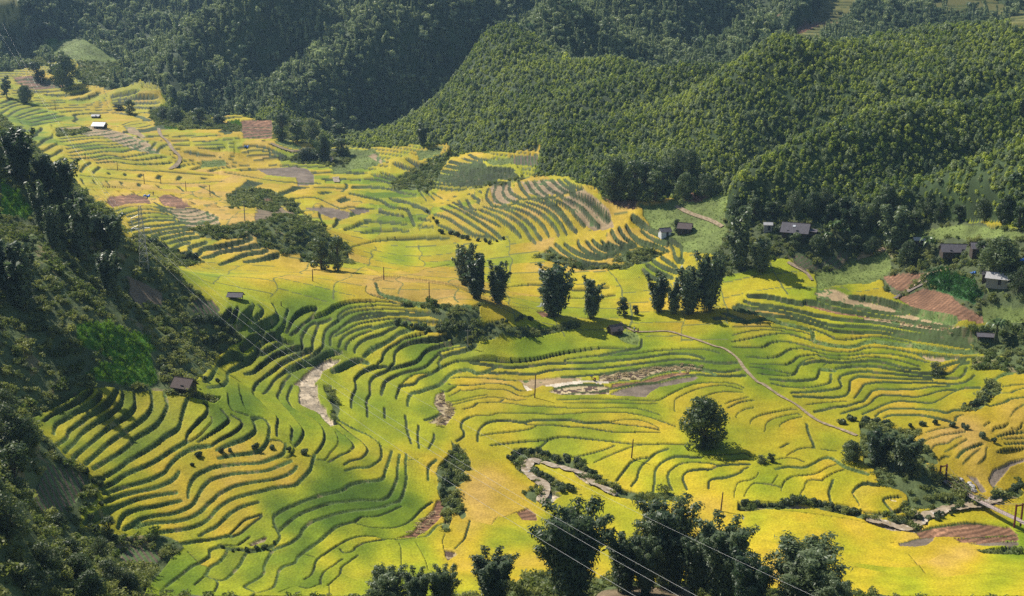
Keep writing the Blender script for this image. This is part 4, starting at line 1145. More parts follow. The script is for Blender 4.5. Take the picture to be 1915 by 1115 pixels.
def put(name, mask, per_m2, seed, coll, nv, size, tilt=.12, sink=.1, nmax=60000, tall=.25):
    P, g, j, i = spots(mask, per_m2, seed, nmax); n = len(P)
    s = g.lognormal(0, .32, n)*size; P[:, 2] -= sink*s
    scl = np.column_stack([s, s, s*g.uniform(1-tall, 1+tall, n)]); rot = np.column_stack([g.normal(0, tilt, n), g.normal(0, tilt, n), g.random(n)*6.283])
    return scatter(name, P, rot, scl, g.integers(0, nv, n), coll)
# young trees of the hill plantation: leafy spires
def spire(seed):
    g = np.random.default_rng(seed); R_ = g.uniform(.85, 1.15); H_ = g.uniform(1.5, 2.2)
    def f(g, n):
        d = g.normal(0, 1, (n, 3)); d[:, 2] = np.abs(d[:, 2])*1.1; d /= np.linalg.norm(d, axis=1)[:, None]; k = 1-.35*g.random((n, 1))**1.5
        return d*k*np.array([R_, R_, H_])+np.array([0, 0, .2]), d
    return leaf_cloud(90, f, .42, .62, seed)
def roundtree(seed, lean=0):
    g = np.random.default_rng(seed); parts = []
    for k in range(7):
        a = g.random()*6.28; q = g.uniform(.2, 1.1); parts.append((30, ball(math.cos(a)*q, math.sin(a)*q, g.uniform(1.0, 3.0), g.uniform(.65, 1.1), g.uniform(.55, .9)), .52, .66))
    return multi(parts, seed)
def tallplume(seed):
    g = np.random.default_rng(seed); parts = [(30, ball(g.normal(0, .15), g.normal(0, .15), .7+k*.62, .75-.08*k, .6), .32, .7) for k in range(7)]
    return multi(parts, seed)
def shrub_mesh(seed, n=130):
    g = np.random.default_rng(seed); parts = []
    for k in range(5):
        a = g.random()*6.28; q = g.uniform(.1, .65); parts.append((n//5, ball(math.cos(a)*q, math.sin(a)*q, g.uniform(.3, .8), g.uniform(.35, .6), g.uniform(.3, .5)), .22, .34))
    return multi(parts, seed)
def tuft_mesh(seed):
    def f(g, n):
        a = g.random(n)*6.283; q = np.sqrt(g.random(n))*.45; return np.column_stack([np.cos(a)*q, np.sin(a)*q, .1+.34*g.random(n)])
    return leaf_cloud(26, f, .10, .42, seed, -.5, .8)
def reed_mesh(seed):
    def f(g, n):
        a = g.random(n)*6.283; q = np.sqrt(g.random(n))*.4; return np.column_stack([np.cos(a)*q, np.sin(a)*q, .3+.9*g.random(n)])
    return leaf_cloud(34, f, .10, .75, seed, -.6, .9)
fo = (cover == COV['forest']) & SEEN & (rr < 1080)[:, None] & (np.abs(th) < .5)[None, :]
hillm = fo & (mount < .5)
C_sp = variants('spire', [spire(s) for s in range(5)], M['wood_hill'])
C_rt = variants('canopy', [roundtree(s+10) for s in range(4)]+[tallplume(s+30) for s in range(2)], M['wood_mount'])
C_sh = variants('lowgrowth', [shrub_mesh(s+50) for s in range(4)], M['scrubleaf'])
C_tf = variants('tuft', [tuft_mesh(s+70) for s in range(4)], M['tuft'])
C_rd = variants('reed', [reed_mesh(s+90) for s in range(3)], M['reedleaf'])
C_r2 = variants('reeddark', [reed_mesh(s+95) for s in range(3)], M['reeddark'])
C_sp.objects.link(source('spire_90', *roundtree(77), M['wood_mount']))
put('hill_plantation', hillm, .85, 101, C_sp, 6, .54, .14, .1, 210000, .4)
put('mountain_forest', fo & ~hillm, .13, 102, C_rt, 6, 1.05, .12, .2, 60000, .4)
scm = np.isin(cover, [COV['scrub'], COV['village']]) & SEEN & (np.abs(th) < .5)[None, :] & (rr > 100)[:, None]
put('scrub', scm, .42, 103, C_sh, 4, 1.0, .15, .1, 60000, .4)
bkm = ((WIDE & (bank > 0)) | (cover == COV['meadow'])) & SEEN & (rr < 980)[:, None] & (np.abs(th) < .5)[None, :]
put('bank_grass', bkm, 1.6, 104, C_tf, 4, .42, .25, .1, 110000, .4)
put('reed_growth', (cover == COV['reed']) & SEEN & (np.abs(th) < .5)[None, :], 2.6, 105, C_rd, 3, .6, .15, .05, 20000)
put('reed_growth', (cover == COV['reed2']) & SEEN, 1.2, 106, C_r2, 3, 1.3, .15, .05, 4000)
# ---------------------------------------------------------------- things
TREES = bpy.data.collections
def tubes(paths, sides=5):
    """paths: [(points (n,3), radii (n,))] -> one mesh of round bars"""
    V, Fq, o = [], [], 0
    for P, rad in paths:
        P = np.asarray(P, float); n = len(P); rad = np.broadcast_to(np.asarray(rad, float), (n,)); T = np.gradient(P, axis=0); T /= np.linalg.norm(T, axis=1)[:, None]+1e-9
        ref = np.where(np.abs(T[:, 2:3]) > .9, np.array([[1., 0, 0]]), np.array([[0, 0, 1.]])); A = np.cross(T, ref); A /= np.linalg.norm(A, axis=1)[:, None]+1e-9; B = np.cross(T, A)
        a = np.arange(sides)/sides*2*math.pi
        R_ = P[:, None]+(A[:, None]*np.cos(a)[None, :, None]+B[:, None]*np.sin(a)[None, :, None])*rad[:, None, None]
        V.append(R_.reshape(-1, 3)); I = np.arange(n*sides).reshape(n, sides)+o
        Fq.append(np.stack([I[:-1], np.roll(I[:-1], -1, 1), np.roll(I[1:], -1, 1), I[1:]], -1).reshape(-1, 4)); o += n*sides
        V.append(P[[0, -1]]); c0, c1 = o, o+1; o += 2
        Fq.append(np.stack([I[0], np.full(sides, c0), np.full(sides, c0), np.roll(I[0], -1)], -1)); Fq.append(np.stack([I[-1], np.roll(I[-1], -1), np.full(sides, c1), np.full(sides, c1)], -1))
    return np.vstack(V), np.vstack(Fq)
def quads_clean(name, V, Fq, m, smooth=False):
    """caps hold a doubled corner: make them triangles"""
    me = bpy.data.meshes.new(name); me.from_pydata([tuple(v) for v in V], [], [tuple(dict.fromkeys(f)) for f in Fq.tolist()])
    me.materials.append(m)
    if smooth: me.polygons.foreach_set('use_smooth', np.ones(len(me.polygons), bool))
    me.update(); return me
class MB:
    """boxes, slabs and bars gathered into one mesh"""
    def __init__(s): s.bm = bmesh.new()
    def box(s, c, d, rz=0, rx=0, bev=.0):
        r = bmesh.ops.create_cube(s.bm, size=1); vs = r['verts']
        mt = Matrix.Translation(c) @ Matrix.Rotation(rz, 4, 'Z') @ Matrix.Rotation(rx, 4, 'X') @ Matrix.Diagonal((*d, 1)); bmesh.ops.transform(s.bm, matrix=mt, verts=vs); return s
    def poly(s, pts, th=0.06):
        vs = [s.bm.verts.new(p) for p in pts]; f = s.bm.faces.new(vs); s.bm.normal_update()
        if th:
            n = f.normal.copy(); lo = [s.bm.verts.new(Vector(p)-n*th) for p in pts]; s.bm.faces.new(lo[::-1]); k = len(pts)
            for i in range(k): s.bm.faces.new([vs[i], lo[i], lo[(i+1) % k], vs[(i+1) % k]])
        return s
    def bar(s, a, b, r):
        a, b = Vector(a), Vector(b); d = b-a
        q = bmesh.ops.create_cone(s.bm, cap_ends=True, segments=6, radius1=r, radius2=r, depth=d.length)
        bmesh.ops.transform(s.bm, matrix=Matrix.Translation((a+b)/2) @ d.to_track_quat('Z', 'Y').to_matrix().to_4x4(), verts=q['verts']); return s
    def mesh(s, name, m):
        bmesh.ops.recalc_face_normals(s.bm, faces=s.bm.faces); me = bpy.data.meshes.new(name); s.bm.to_mesh(me); s.bm.free(); me.materials.append(m); return me
    def build(s, name, m, parent=None): return link(name, s.mesh(name, m), parent)
def thing(name, loc, rz=0, label=None, cat=None, group=None, scale=1):
    o = link(name, None); o.location = loc; o.rotation_euler = (0, 0, rz); o.scale = (scale,)*3 if not hasattr(scale, '__len__') else scale
    return tag(o, label, cat, group)
def copy_tree(o, parent=None):
    c = o.copy(); COL.objects.link(c); c.parent = parent
    for ch in o.children: copy_tree(ch, c)
    return c
# ---- bamboo: a vase of arching plumes
def bamboo_meshes(seed, H=13.0, W=4.6, plumes=30, leaves=150, arch=1.0, ls=1.0):
    g = np.random.default_rng(seed); stems = []; C, D = [], []
    for k in range(plumes):
        a = g.random()*6.283; h = H*g.uniform(.5, 1.08); out = W*.5*g.uniform(.15, 1.0); b0 = g.uniform(.1, .9)*W*.16
        t = np.linspace(0, 1, 9); rad = b0+(out-b0)*t**1.7+arch*.9*np.clip(t-.8, 0, 1)**2*25*.12
        z = h*(t-.10*arch*t**5); P = np.column_stack([np.cos(a)*rad, np.sin(a)*rad, z]); stems.append((P, np.linspace(.06, .012, 9)))
        n = leaves; u = .16+.84*g.random(n)**.75; idx = u*8; i = np.minimum(idx.astype(int), 7); f = (idx-i)[:, None]; c = P[i]*(1-f)+P[i+1]*f
        q = g.normal(0, 1, (n, 3)); q /= np.linalg.norm(q, axis=1)[:, None]; c = c+q*(g.random((n, 1))**.45)*(1.18-.72*u[:, None])*np.array([1, 1, .8])*W/5.0
        C.append(c); nn = q+np.array([math.cos(a)*.35, math.sin(a)*.35, .35])+g.normal(0, .4, (n, 3)); D.append(nn/np.linalg.norm(nn, axis=1)[:, None])
    C = np.vstack(C); D = np.vstack(D); n = len(C); d = g.normal(0, .5, (n, 3))+np.array([0, 0, -.8]); d -= (d*D).sum(1, keepdims=True)*D; d /= np.linalg.norm(d, axis=1)[:, None]; s = np.cross(D, d)
    k = g.uniform(.7, 1.3, (n, 1)); d = d*.38*k*ls; s = s*.14*k*ls
    V = np.stack([C-d, C+s-d*.2, C+d, C-s-d*.2], 1).reshape(-1, 3)
    return np_mesh('bamboo_crown', V, np.arange(4*n).reshape(n, 4), M['bamboo']), quads_clean('bamboo_trunk', *tubes(stems, 4), M['culm'])
BAM = [bamboo_meshes(11), bamboo_meshes(12, 13, 4.2, 26), bamboo_meshes(13, 13, 5.2, 34), bamboo_meshes(14, 13, 3.6, 22, 160, .7)]
BAMBIG = [bamboo_meshes(21, 13, 6.2, 50, 420, 1.5, .62), bamboo_meshes(22, 13, 5.2, 44, 420, 1.3, .62), bamboo_meshes(23, 13, 7.0, 48, 420, 1.9, .62)]
def tree_meshes(seed, H=8.0, W=7.0, leafm='treeleaf', clumps=24, per=120, trunk=.25, low=.10):
    g = np.random.default_rng(seed); parts = []; limbs = [(np.array([[0, 0, -.3], [g.normal(0, .1), g.normal(0, .1), H*.3], [g.normal(0, .3), g.normal(0, .3), H*.7]]), np.array([trunk, trunk*.75, trunk*.3]))]
    for k in range(clumps):
        a = g.random()*6.283; t = g.random(); z = H*(low+(.92-low)*t); q = W*.5*g.uniform(.25, .82)*math.sin(math.pi*min(.98, (.22+.72*t)))**.7
        c = (math.cos(a)*q, math.sin(a)*q, z); r_ = g.uniform(.16, .25)*W
        parts.append((per, ball(*c, r_, r_*.8), .34, .5)); limbs.append((np.array([[0, 0, z*.45], [c[0]*.5, c[1]*.5, z*.75], [c[0]*.9, c[1]*.9, z]]), np.array([trunk*.45, trunk*.25, trunk*.08])))
    V, Fq = multi(parts, seed)
    return np_mesh('tree_crown', V, Fq, M[leafm]), quads_clean('tree_trunk', *tubes(limbs, 6), M['bark'])
ROUND = [tree_meshes(31, 8, 8, 'treeleaf', 34, 170, .3, .04), tree_meshes(32, 8, 6.5, 'treeleaf', 20, 120), tree_meshes(33, 8, 5, 'treeleaf', 18, 120), tree_meshes(34, 8, 7.5, 'bushleaf', 24, 110, .25, .12)]
TALL = [tree_meshes(41, 8, 3.2, 'treeleaf', 20, 90, .2, .12), tree_meshes(42, 8, 4, 'treeleaf', 20, 90, .2, .1)]
def plant(name, meshes, px, py, hpx, wpx, label, cat, group=None, H=13.0, W=4.6, seed=0):
    p, k = place(px, py); h = hpx*k/.94; w_ = wpx*k
    o = thing(name, p-Vector((0, 0, .25)), random.Random(px*7+py+seed).random()*6.28, label, cat, group, (w_/W, w_/W, h/H))
    link('crown', meshes[0], o); link('trunk', meshes[1], o); return o
def bamboo(px, py, h, wd, label, group=None, big=False, v=0):
    m = (BAMBIG if big else BAM); return plant('bamboo_clump', m[v % len(m)], px, py, h, wd, label, 'bamboo', group, 12.4, (5.4, 4.9, 6.4)[v % 3] if big else (4.2, 3.9, 4.8, 3.3)[v % 4])
def tree(px, py, h, wd, label, group=None, tall=False, v=0, cat='tree'):
    m = TALL if tall else ROUND; return plant('tree', m[v % len(m)], px, py, h, wd, label, cat, group, 8.0, (3.4, 4.2)[v % 2] if tall else (8, 6.6, 5.2, 7.6)[v % 4])
gm = 'bamboo clumps in the middle of the valley'
bamboo(870, 534, 76, 46, 'tall left half of the double bamboo clump above the fenced mound', gm, v=0)
bamboo(893, 558, 82, 52, 'right half of the double bamboo clump, reaching lower over the fence', gm, v=1)
bamboo(932, 567, 74, 44, 'narrow bamboo clump just right of the double clump', gm, v=3)
bamboo(1034, 589, 93, 84, 'widest vase shaped bamboo clump standing alone in the yellow paddies', gm, v=2)
bamboo(1105, 595, 73, 46, 'short bamboo clump alone between the widest vase clump and a small tree', gm, v=1)
bamboo(1230, 583, 70, 44, 'leftmost narrow bamboo clump of the row at the pale round field', gm, v=3)
bamboo(1260, 586, 62, 34, 'small slim bamboo clump second in the row at the pale round field', gm, v=3)
bamboo(1288, 587, 88, 58, 'broad bamboo clump in the middle of the row at the pale round field', gm, v=0)
bamboo(1322, 583, 108, 62, 'tallest bamboo clump at the end of the row by the pale round field', gm, v=2)
tree(1166, 591, 40, 30, 'small dark tree beside the path above the thatched field hut', v=2)
tree(1188, 588, 18, 18, 'little round bush tree next to the small dark tree above the hut', v=1)
gv_ = 'trees around the village'
bamboo(1384, 502, 112, 58, 'very tall dark bamboo clump left of the long grey roofed farmhouse', gv_, v=1)
bamboo(1424, 508, 58, 52, 'low drooping bamboo clump at the foot of the very tall one near the farmhouse', gv_, v=2)
bamboo(1672, 468, 82, 60, 'big dark bamboo clump between the two farmsteads', gv_, v=0)
tree(1700, 493, 42, 42, 'round tree below the big bamboo clump by the second farmstead', gv_, v=0)
tree(1868, 508, 62, 74, 'broad spreading tree right of the second farmhouse', gv_, v=0)
tree(1835, 480, 30, 34, 'tree tucked behind the broad spreading tree at the second farmhouse', gv_, v=1)
tree(1905, 545, 46, 50, 'bushy tree below the pale roof at the edge of the village', gv_, v=3)
for k, (x, y, h, wd) in enumerate([(1375, 415, 40, 36), (1410, 412, 42, 38), (1445, 408, 36, 40), (1485, 402, 44, 38), (1520, 408, 46, 34), (1552, 418, 36, 36), (1585, 425, 40, 38), (1618, 432, 44, 36), (1640, 420, 50, 40), (1712, 430, 34, 34), (1600, 470, 34, 36), (1628, 478, 34, 34), (1528, 470, 30, 30), (1490, 462, 26, 30), (1578, 402, 38, 36), (1540, 388, 36, 34), (1660, 396, 44, 40), (1758, 408, 30, 36), (1795, 412, 34, 36), (1840, 408, 36, 36), (1880, 415, 40, 38), (1905, 430, 44, 36), (1885, 400, 40, 36), (1735, 400, 30, 34)]):
    tree(x, y, h, wd, 'dark leafy tree in the belt behind and between the farmhouses', gv_+' belt', v=k)
ge = 'dark trees at the foot of the plantation hill'
for k, (x, y, h, wd) in enumerate([(1148, 372, 72, 58), (1187, 374, 70, 52), (1226, 376, 62, 48), (1262, 332, 50, 54), (1290, 326, 44, 40), (1240, 360, 50, 42), (1206, 350, 52, 44), (1320, 368, 40, 40), (1282, 372, 46, 44)]):
    tree(x, y, h, wd, 'dark dense tree of the grove where the plantation hill meets the terraces', ge, v=k)
bamboo(790, 272, 40, 26, 'lone dark column of bamboo at the edge of the young plantation', v=3)
gl = 'bamboo clumps on the shaded hillside'
for k, (x, y, h, wd, lab) in enumerate([
    (37, 338, 96, 68, 'highest broad bamboo clump on the shaded hillside, against the far terraces'),
    (86, 362, 70, 52, 'bamboo clump just below the highest broad one on the shaded hillside'),
    (120, 372, 72, 66, 'bamboo clump whose plumes spread over the golden fields behind the hillside'),
    (78, 428, 84, 36, 'slim bamboo clump in the middle of the hillside file'),
    (102, 466, 80, 36, 'slim bamboo clump lowest in the hillside file of slim ones'),
    (155, 484, 112, 58, 'upright tall bamboo clump at the crest edge of the hillside'),
    (212, 474, 74, 58, 'bamboo clump on the crest nearest the steel pylon'),
    (45, 578, 122, 74, 'large dark bamboo clump low down on the shaded hillside'),
    (205, 548, 78, 50, 'bamboo clump below the crest above the dry brown patch'),
    (8, 540, 92, 60, 'dark bamboo clump behind the large low one on the hillside'),
    (140, 420, 60, 36, 'short bamboo clump between the tall upright one and the plumes')]):
    bamboo(x, y, h, wd, lab, gl, v=k)
gf = 'trees among the far terraces'
for k, (x, y, h, wd, tl) in enumerate([(124, 160, 52, 48, 0), (70, 150, 32, 40, 0), (104, 150, 34, 30, 0), (13, 181, 38, 22, 1), (48, 192, 30, 30, 0), (242, 214, 26, 26, 0), (222, 205, 12, 26, 0), (307, 225, 24, 34, 0), (330, 230, 26, 34, 0), (372, 233, 30, 38, 0), (408, 232, 20, 30, 0), (55, 32, 34, 24, 1), (60, 75, 40, 26, 0), (92, 70, 26, 40, 0), (1912, 222, 42, 15, 1), (1520, 22, 26, 10, 1), (1530, 18, 20, 9, 1), (1430, 245, 32, 12, 1)]):
    tree(x, y, h, wd, 'dark tree standing among the far terraces and slopes', gf, bool(tl), k)
gb2 = 'trees where the terraces end under the dark mountain'
for k, (x, y, h, wd) in enumerate([(528, 262, 46, 36), (556, 264, 44, 40), (585, 262, 36, 34), (606, 302, 46, 28), (640, 290, 30, 40), (632, 262, 34, 40), (575, 296, 20, 50), (600, 296, 16, 40)]):
    tree(x, y, h, wd, 'dark tree at the mouth of the side valley under the mountain', gb2, v=k+1)
tree(601, 504, 68, 44, 'dark tree on the near end of the scrubby mound, left of its pair', 'trees on the scrubby mound', v=2)
tree(632, 506, 62, 40, 'dark tree on the near end of the scrubby mound, right of its pair', 'trees on the scrubby mound', v=1)
gn = 'big bamboo clumps nearest the viewer'
for x, y, h, wd, v, lab in [
    (1070, 1120, 195, 135, 0, 'largest near bamboo clump, under the three power lines by the muddy stream'),
    (1165, 1108, 118, 70, 1, 'shorter near bamboo clump squeezed between the two largest'),
    (1252, 1100, 178, 130, 2, 'second largest near bamboo clump, its arching plumes reaching the stream bank'),
    (1352, 1118, 150, 108, 1, 'loose near bamboo clump with separate plumes over bright yellow rice'),
    (1400, 1150, 130, 80, 0, 'leafy near bamboo clump between the loose one and the drooping one'),
    (1500, 1150, 150, 150, 2, 'wide near bamboo clump with long drooping tips over the yellow field'),
    (925, 1128, 98, 86, 1, 'medium near bamboo clump alone on the amber field'),
    (722, 1150, 96, 84, 2, 'leftmost near bamboo clump with one tall plume'),
    (782, 1150, 88, 56, 1, 'near bamboo clump between the leftmost one and the forked one'),
    (830, 1142, 94, 54, 0, 'forked near bamboo clump with two tall plumes')]:
    bamboo(x, y, h, wd, lab, gn, True, v)
for k, (x, y, h, wd) in enumerate([(1205, 1112, 120, 60), (1302, 1116, 118, 66), (1560, 1170, 104, 70)]):
    bamboo(x, y, h, wd, 'filling bamboo growth between the big near bamboo clumps', gn+' between', True, k)
tree(1315, 834, 88, 92, 'big round tree alone in the golden paddies, casting a long shadow', v=0)
gs = 'trees at the footbridge'
tree(1592, 862, 38, 44, 'dark rounded tree nearest the path end, left of the bridge trees', gs, v=0)
bamboo(1640, 868, 66, 58, 'feathery bamboo clump in the middle of the bridge trees', gs, v=0)
bamboo(1690, 882, 66, 64, 'feathery bamboo clump closest to the footbridge', gs, v=2)
for k, (x, y, h, wd) in enumerate([(1752, 701, 24, 34), (1425, 866, 16, 22), (1442, 864, 20, 18)]):
    tree(x, y, h, wd, ['dark dome shaped bush among the narrow green terraces', 'pale loose bush left of a small conical bush in the paddies', 'small dark conical bush in the golden paddies'][k], v=(3, 3, 2)[k], cat='bush')
gk = 'big leafy trees in the shadow at the lower corner'
for k, (x, y, h, wd) in enumerate([(15, 830, 70, 80), (45, 852, 70, 70), (30, 920, 90, 90), (20, 1010, 90, 80), (90, 1060, 50, 60), (150, 1080, 46, 60), (205, 1000, 36, 36), (210, 1090, 46, 60), (60, 1110, 60, 80), (245, 1110, 40, 44), (130, 1040, 36, 46), (185, 1050, 46, 46), (10, 780, 50, 60), (170, 1125, 60, 60), (110, 990, 30, 40)]):
    tree(x, y, h, wd, 'broad leafy tree at the foot of the shaded hillside beside the terraces', gk, v=(3, 0, 1, 3)[k % 4])
# ---- bushes: one mesh each, up to about 280 of them
BUSH = [np_mesh('bush_leaves', *shrub_mesh(s+200, 420), M['bushleaf']) for s in range(5)]
def bush(px, py, hpx, wpx, label, group, k):
    p, q = place(px, py)
    if not math.isfinite(p.x): return
    o = link('bush', BUSH[k % 5]); o.location = p-Vector((0, 0, .1)); o.rotation_euler = (0, 0, k*1.7); s = wpx*q/1.7; o.scale = (s, s, hpx*q/1.15)
    tag(o, label, 'bush', group)
rb = random.Random(5); kb = 0
def along(pts, n, h0, h1, label, group, spread=3):
    global kb
    p = smooth_dense(parse(pts), 1.0)
    for k in range(n):
        x, y = p[int((k+.2+.6*rb.random())/n*(len(p)-1))]; h = rb.uniform(h0, h1)
        bush(x+rb.gauss(0, spread), y+rb.gauss(0, spread*.6), h, h*rb.uniform(1.0, 1.5), label, group, kb); kb += 1
along('P 860,800 850,720 920,660 1100,660 1250,700 1350,760 1500,760 1620,810 1750,900 1850,1000', 24, 9, 17, 'dark bush crowding the outer bank of the stream bend', 'bushes on the outer stream bank')
along('P 1090,880 1200,950 1300,1010 1400,1070 1550,1115', 13, 9, 16, 'bush on the strip of bank inside the stream bend', 'bushes inside the stream bend')
along('S -400,760 0,790 200,740 350,740 500,770 650,790 800,850 950,890', 26, 8, 15, 'dense bush in the hedge along the stream below the golden fields', 'bushes of the stream hedge')
along('V 350,690 430,740 560,700 780,700 900,650 1050,620 1150,560', 12, 8, 15, 'bush among the pale boulders of the stream by the footbridge', 'bushes among the boulders')
along('V 1480,500 1600,440 1700,380 1858,290', 10, 9, 16, 'bush on the far stream bank beyond the footbridge', 'bushes beyond the footbridge')
along('H 900,300 1100,330 1250,360 1450,350 1650,350 1800,380', 16, 8, 14, 'dark bush in the overgrown bank across the middle of the terraces', 'bushes in the overgrown bank')
along('J 50,200 250,230 450,230 600,150 800,120 1000,110', 14, 7, 12, 'bush on the overgrown bank beside the two small golden plots', 'bushes by the golden plots')
along('I 1540,760 1560,860 1450,950 1500,1050 U 300,200 350,350 400,450', 16, 8, 14, 'leafy bush in the green gully beside the amber field', 'bushes in the green gully')
along('N 1080,690 1200,650 1350,680 1500,700 1620,740', 10, 9, 14, 'low dark bush in the thicket under the path end', 'bushes in the thicket')
along('O 1180,440 1280,420 1400,370 1430,260 1520,190', 9, 9, 15, 'bush on the overgrown terrace edge among orange plots', 'bushes among the orange plots')
along('O 540,680 800,670 1080,680 1180,690 1420,840 1520,850', 8, 9, 14, 'dark bush on a bank between small orange plots', 'bushes between orange plots')
along('a 450,560 550,600 650,600 800,660 1000,740 1100,760', 14, 8, 16, 'bush in the scrub below the terraced knoll', 'bushes below the terraced knoll')
along('G 60,250 250,280 420,370 300,480 180,560 100,640 250,720', 18, 9, 18, 'shrub on the rough slope above the field barn', 'shrubs above the field barn')
along('u 900,700 950,860 880,940 1120,1000 1200,1010', 10, 9, 16, 'leafy shrub around the field barn', 'shrubs around the field barn')
along('v 450,250 600,330 750,420 900,450 1100,470 1250,480 1400,520 1550,470', 16, 9, 16, 'garden bush in front of the long farmhouse', 'bushes in front of the farmhouse')
along('h 100,300 250,340 450,300 650,250 800,260 700,330', 12, 9, 16, 'garden bush in front of the second farmhouse', 'bushes in front of the second farmhouse')
along('q 60,790 110,860 180,900 190,940 170,990 240,1015 300,1010', 16, 9, 17, 'shrub along the outer end of the fan of terraces', 'shrubs at the end of the fan')
along('E 820,560 1000,580 1250,590 1450,480', 7, 6, 11, 'grassy shrub on the bank under the amber strip', 'shrubs under the amber strip')
along('B 60,980 200,880 350,780 1330,760 1380,860', 8, 8, 14, 'tall grassy shrub between the curved terraces', 'shrubs between curved terraces')
along('c 100,640 150,720 200,840 400,880 700,960 860,900', 14, 6, 11, 'bush along the stream side of the striped terraces', 'bushes by the striped terraces')
# ---- banana plants
def banana_meshes(seed):
    g = np.random.default_rng(seed); V, Fq = [], []; o = 0
    for k in range(16):
        a = k*2.4+g.normal(0, .2); L = g.uniform(1.6, 2.4); up = g.uniform(.5, 1.25); t = np.linspace(0, 1, 7)
        r_ = L*t*math.cos(up*.7); z = 1.9+L*(math.sin(up)*t-.75*t*t*t); wv = .32*np.sin(np.pi*np.clip(t*.92+.06, 0, 1))**.7
        c = np.column_stack([np.cos(a)*r_, np.sin(a)*r_, z]); s = np.array([-math.sin(a), math.cos(a), 0])
        V += [c-s*wv[:, None], c+np.array([0, 0, -.06]), c+s*wv[:, None]]
        for i in range(6):
            for u in (0, 7): Fq.append([o+u+i, o+u+i+1, o+u+8+i, o+u+7+i])
        o += 21
    st = [(np.array([[g.normal(0, .25), g.normal(0, .25), -.2], [0, 0, 2.1]]), np.array([.16, .10])) for _ in range(4)]
    return np_mesh('banana_leaves', np.vstack(V), np.array(Fq), M['banana'], True), quads_clean('banana_stem', *tubes(st, 6), M['culm'])
BAN = [banana_meshes(1), banana_meshes(2)]
for k, (x, y, h, wd, lab) in enumerate([(1862, 642, 50, 46, 'banana plant with spiky pale leaves beside the low field shelter'), (1560, 444, 34, 30, 'banana plant at the right end of the long farmhouse'), (1580, 452, 28, 26, 'smaller banana plant beside the one at the long farmhouse'), (1735, 478, 38, 34, 'banana plant in front of the second farmhouse'), (1548, 456, 24, 24, 'low banana plant in the garden of the long farmhouse')]):
    p, q = place(x, y); o = thing('banana_plant', p, k, lab, 'banana plant', 'banana plants', (wd*q/3.6, wd*q/3.6, h*q/2.9)); link('crown', BAN[k % 2][0], o); link('trunk', BAN[k % 2][1], o)
# ---- houses and huts
def hut(px, py, wpx, ratio, rz, label, roofm='thatch', wallm='wood_dark', name='hut', wh=1.7, rh=1.1, over=.35, posts=False, chimney=False, door=True, sky=False, extra=None):
    p, k = place(px, py); Wd = wpx*k; Dp = Wd*ratio; o = thing(name, p, rz, label, 'house' if name == 'farmhouse' else 'hut')
    z0 = -1.2
    w_ = MB()
    if posts:
        for sx in (-1, 1):
            for sy in (-1, 1): 
                MB().box((sx*(Wd/2-.12), sy*(Dp/2-.12), (wh+z0)/2), (.14, .14, wh-z0)).build('post', M['pole_wood'], o)
        w_.box((0, 0, .55), (Wd-.3, Dp-.3, .08)).box((0, Dp/2-.14, wh*.55), (Wd-.3, .06, wh*.8)).box((-Wd/2+.12, Dp*.1, wh*.5), (.06, Dp*.7, wh*.75))
    else:
        w_.box((0, 0, (wh+z0)/2), (Wd, Dp, wh-z0))
        for sx in (-1, 1): w_.poly([(sx*Wd/2, -Dp/2, wh), (sx*Wd/2, Dp/2, wh), (sx*Wd/2, 0, wh+rh*.95)], .05)
    wl = w_.build('wall', M[wallm], o)
    if door and not posts:
        MB().box((Wd*.12, -Dp/2-.02, .85), (.85, .06, 1.7)).build('door', M['cloth_dark'], o)
        if Wd > 6: MB().box((-Wd*.25, -Dp/2-.02, 1.15), (.7, .06, .6)).build('window', M['cloth_dark'], o)
    rf = MB(); ex = Wd/2+over; ey = Dp/2+over; dz = rh*over/(Dp/2)
    rf.poly([(-ex, -ey, wh-dz), (ex, -ey, wh-dz), (ex, 0, wh+rh), (-ex, 0, wh+rh)], .07).poly([(ex, ey, wh-dz), (-ex, ey, wh-dz), (-ex, 0, wh+rh), (ex, 0, wh+rh)], .07)
    r_ = rf.build('roof', M[roofm], o)
    MB().bar((-ex, 0, wh+rh+.02), (ex, 0, wh+rh+.02), .08).build('ridge', M['wood_dark'], r_)
    if sky: MB().box((-Wd*.05, -Dp*.22, wh+rh*.62), (.9, .7, .03), 0, math.atan2(rh, Dp/2)).build('skylight_sheet', M['roof_white'], r_)
    if extra: extra(o, Wd, Dp)
    return o
def leanto(o, Wd, Dp):
    MB().poly([(Wd/2+.2, -Dp*.4, 1.6), (Wd/2+3, -Dp*.4, 1.35), (Wd/2+3, Dp*.3, 1.6), (Wd/2+.2, Dp*.3, 1.9)], .06).build('porch_roof', M['roof_grey'], o)
    MB().box((Wd/2+1.5, 0, .3), (2.5, Dp*.55, 2.2)).build('annex', M['wood_dark'], o)
hut(1488, 437, 46, .62, R(-24), 'long farmhouse with a wide grey tiled roof and one pale roof sheet', 'roof_grey', name='farmhouse', wh=1.3, rh=2.4, over=.6, sky=True, extra=leanto)
hut(1436, 430, 15, .8, R(-10), 'small pale shed at the left end of the long farmhouse', 'roof_pale', 'concrete', wh=2.0, rh=.7, over=.25)
hut(1790, 474, 58, .45, R(-6), 'second farmhouse with a long low dark roof behind banana leaves', 'roof_grey', name='farmhouse', wh=1.2, rh=1.7, over=.5)
hut(1829, 474, 26, .9, R(-8), 'square grey roofed shed at the right end of the second farmhouse', 'roof_grey', wh=2.0, rh=1.3, over=.4)
hut(1722, 458, 26, .4, R(-6), 'shed with a thin white roof edge at the left of the second farmhouse', 'roof_pale', wh=1.8, rh=.7, over=.3)
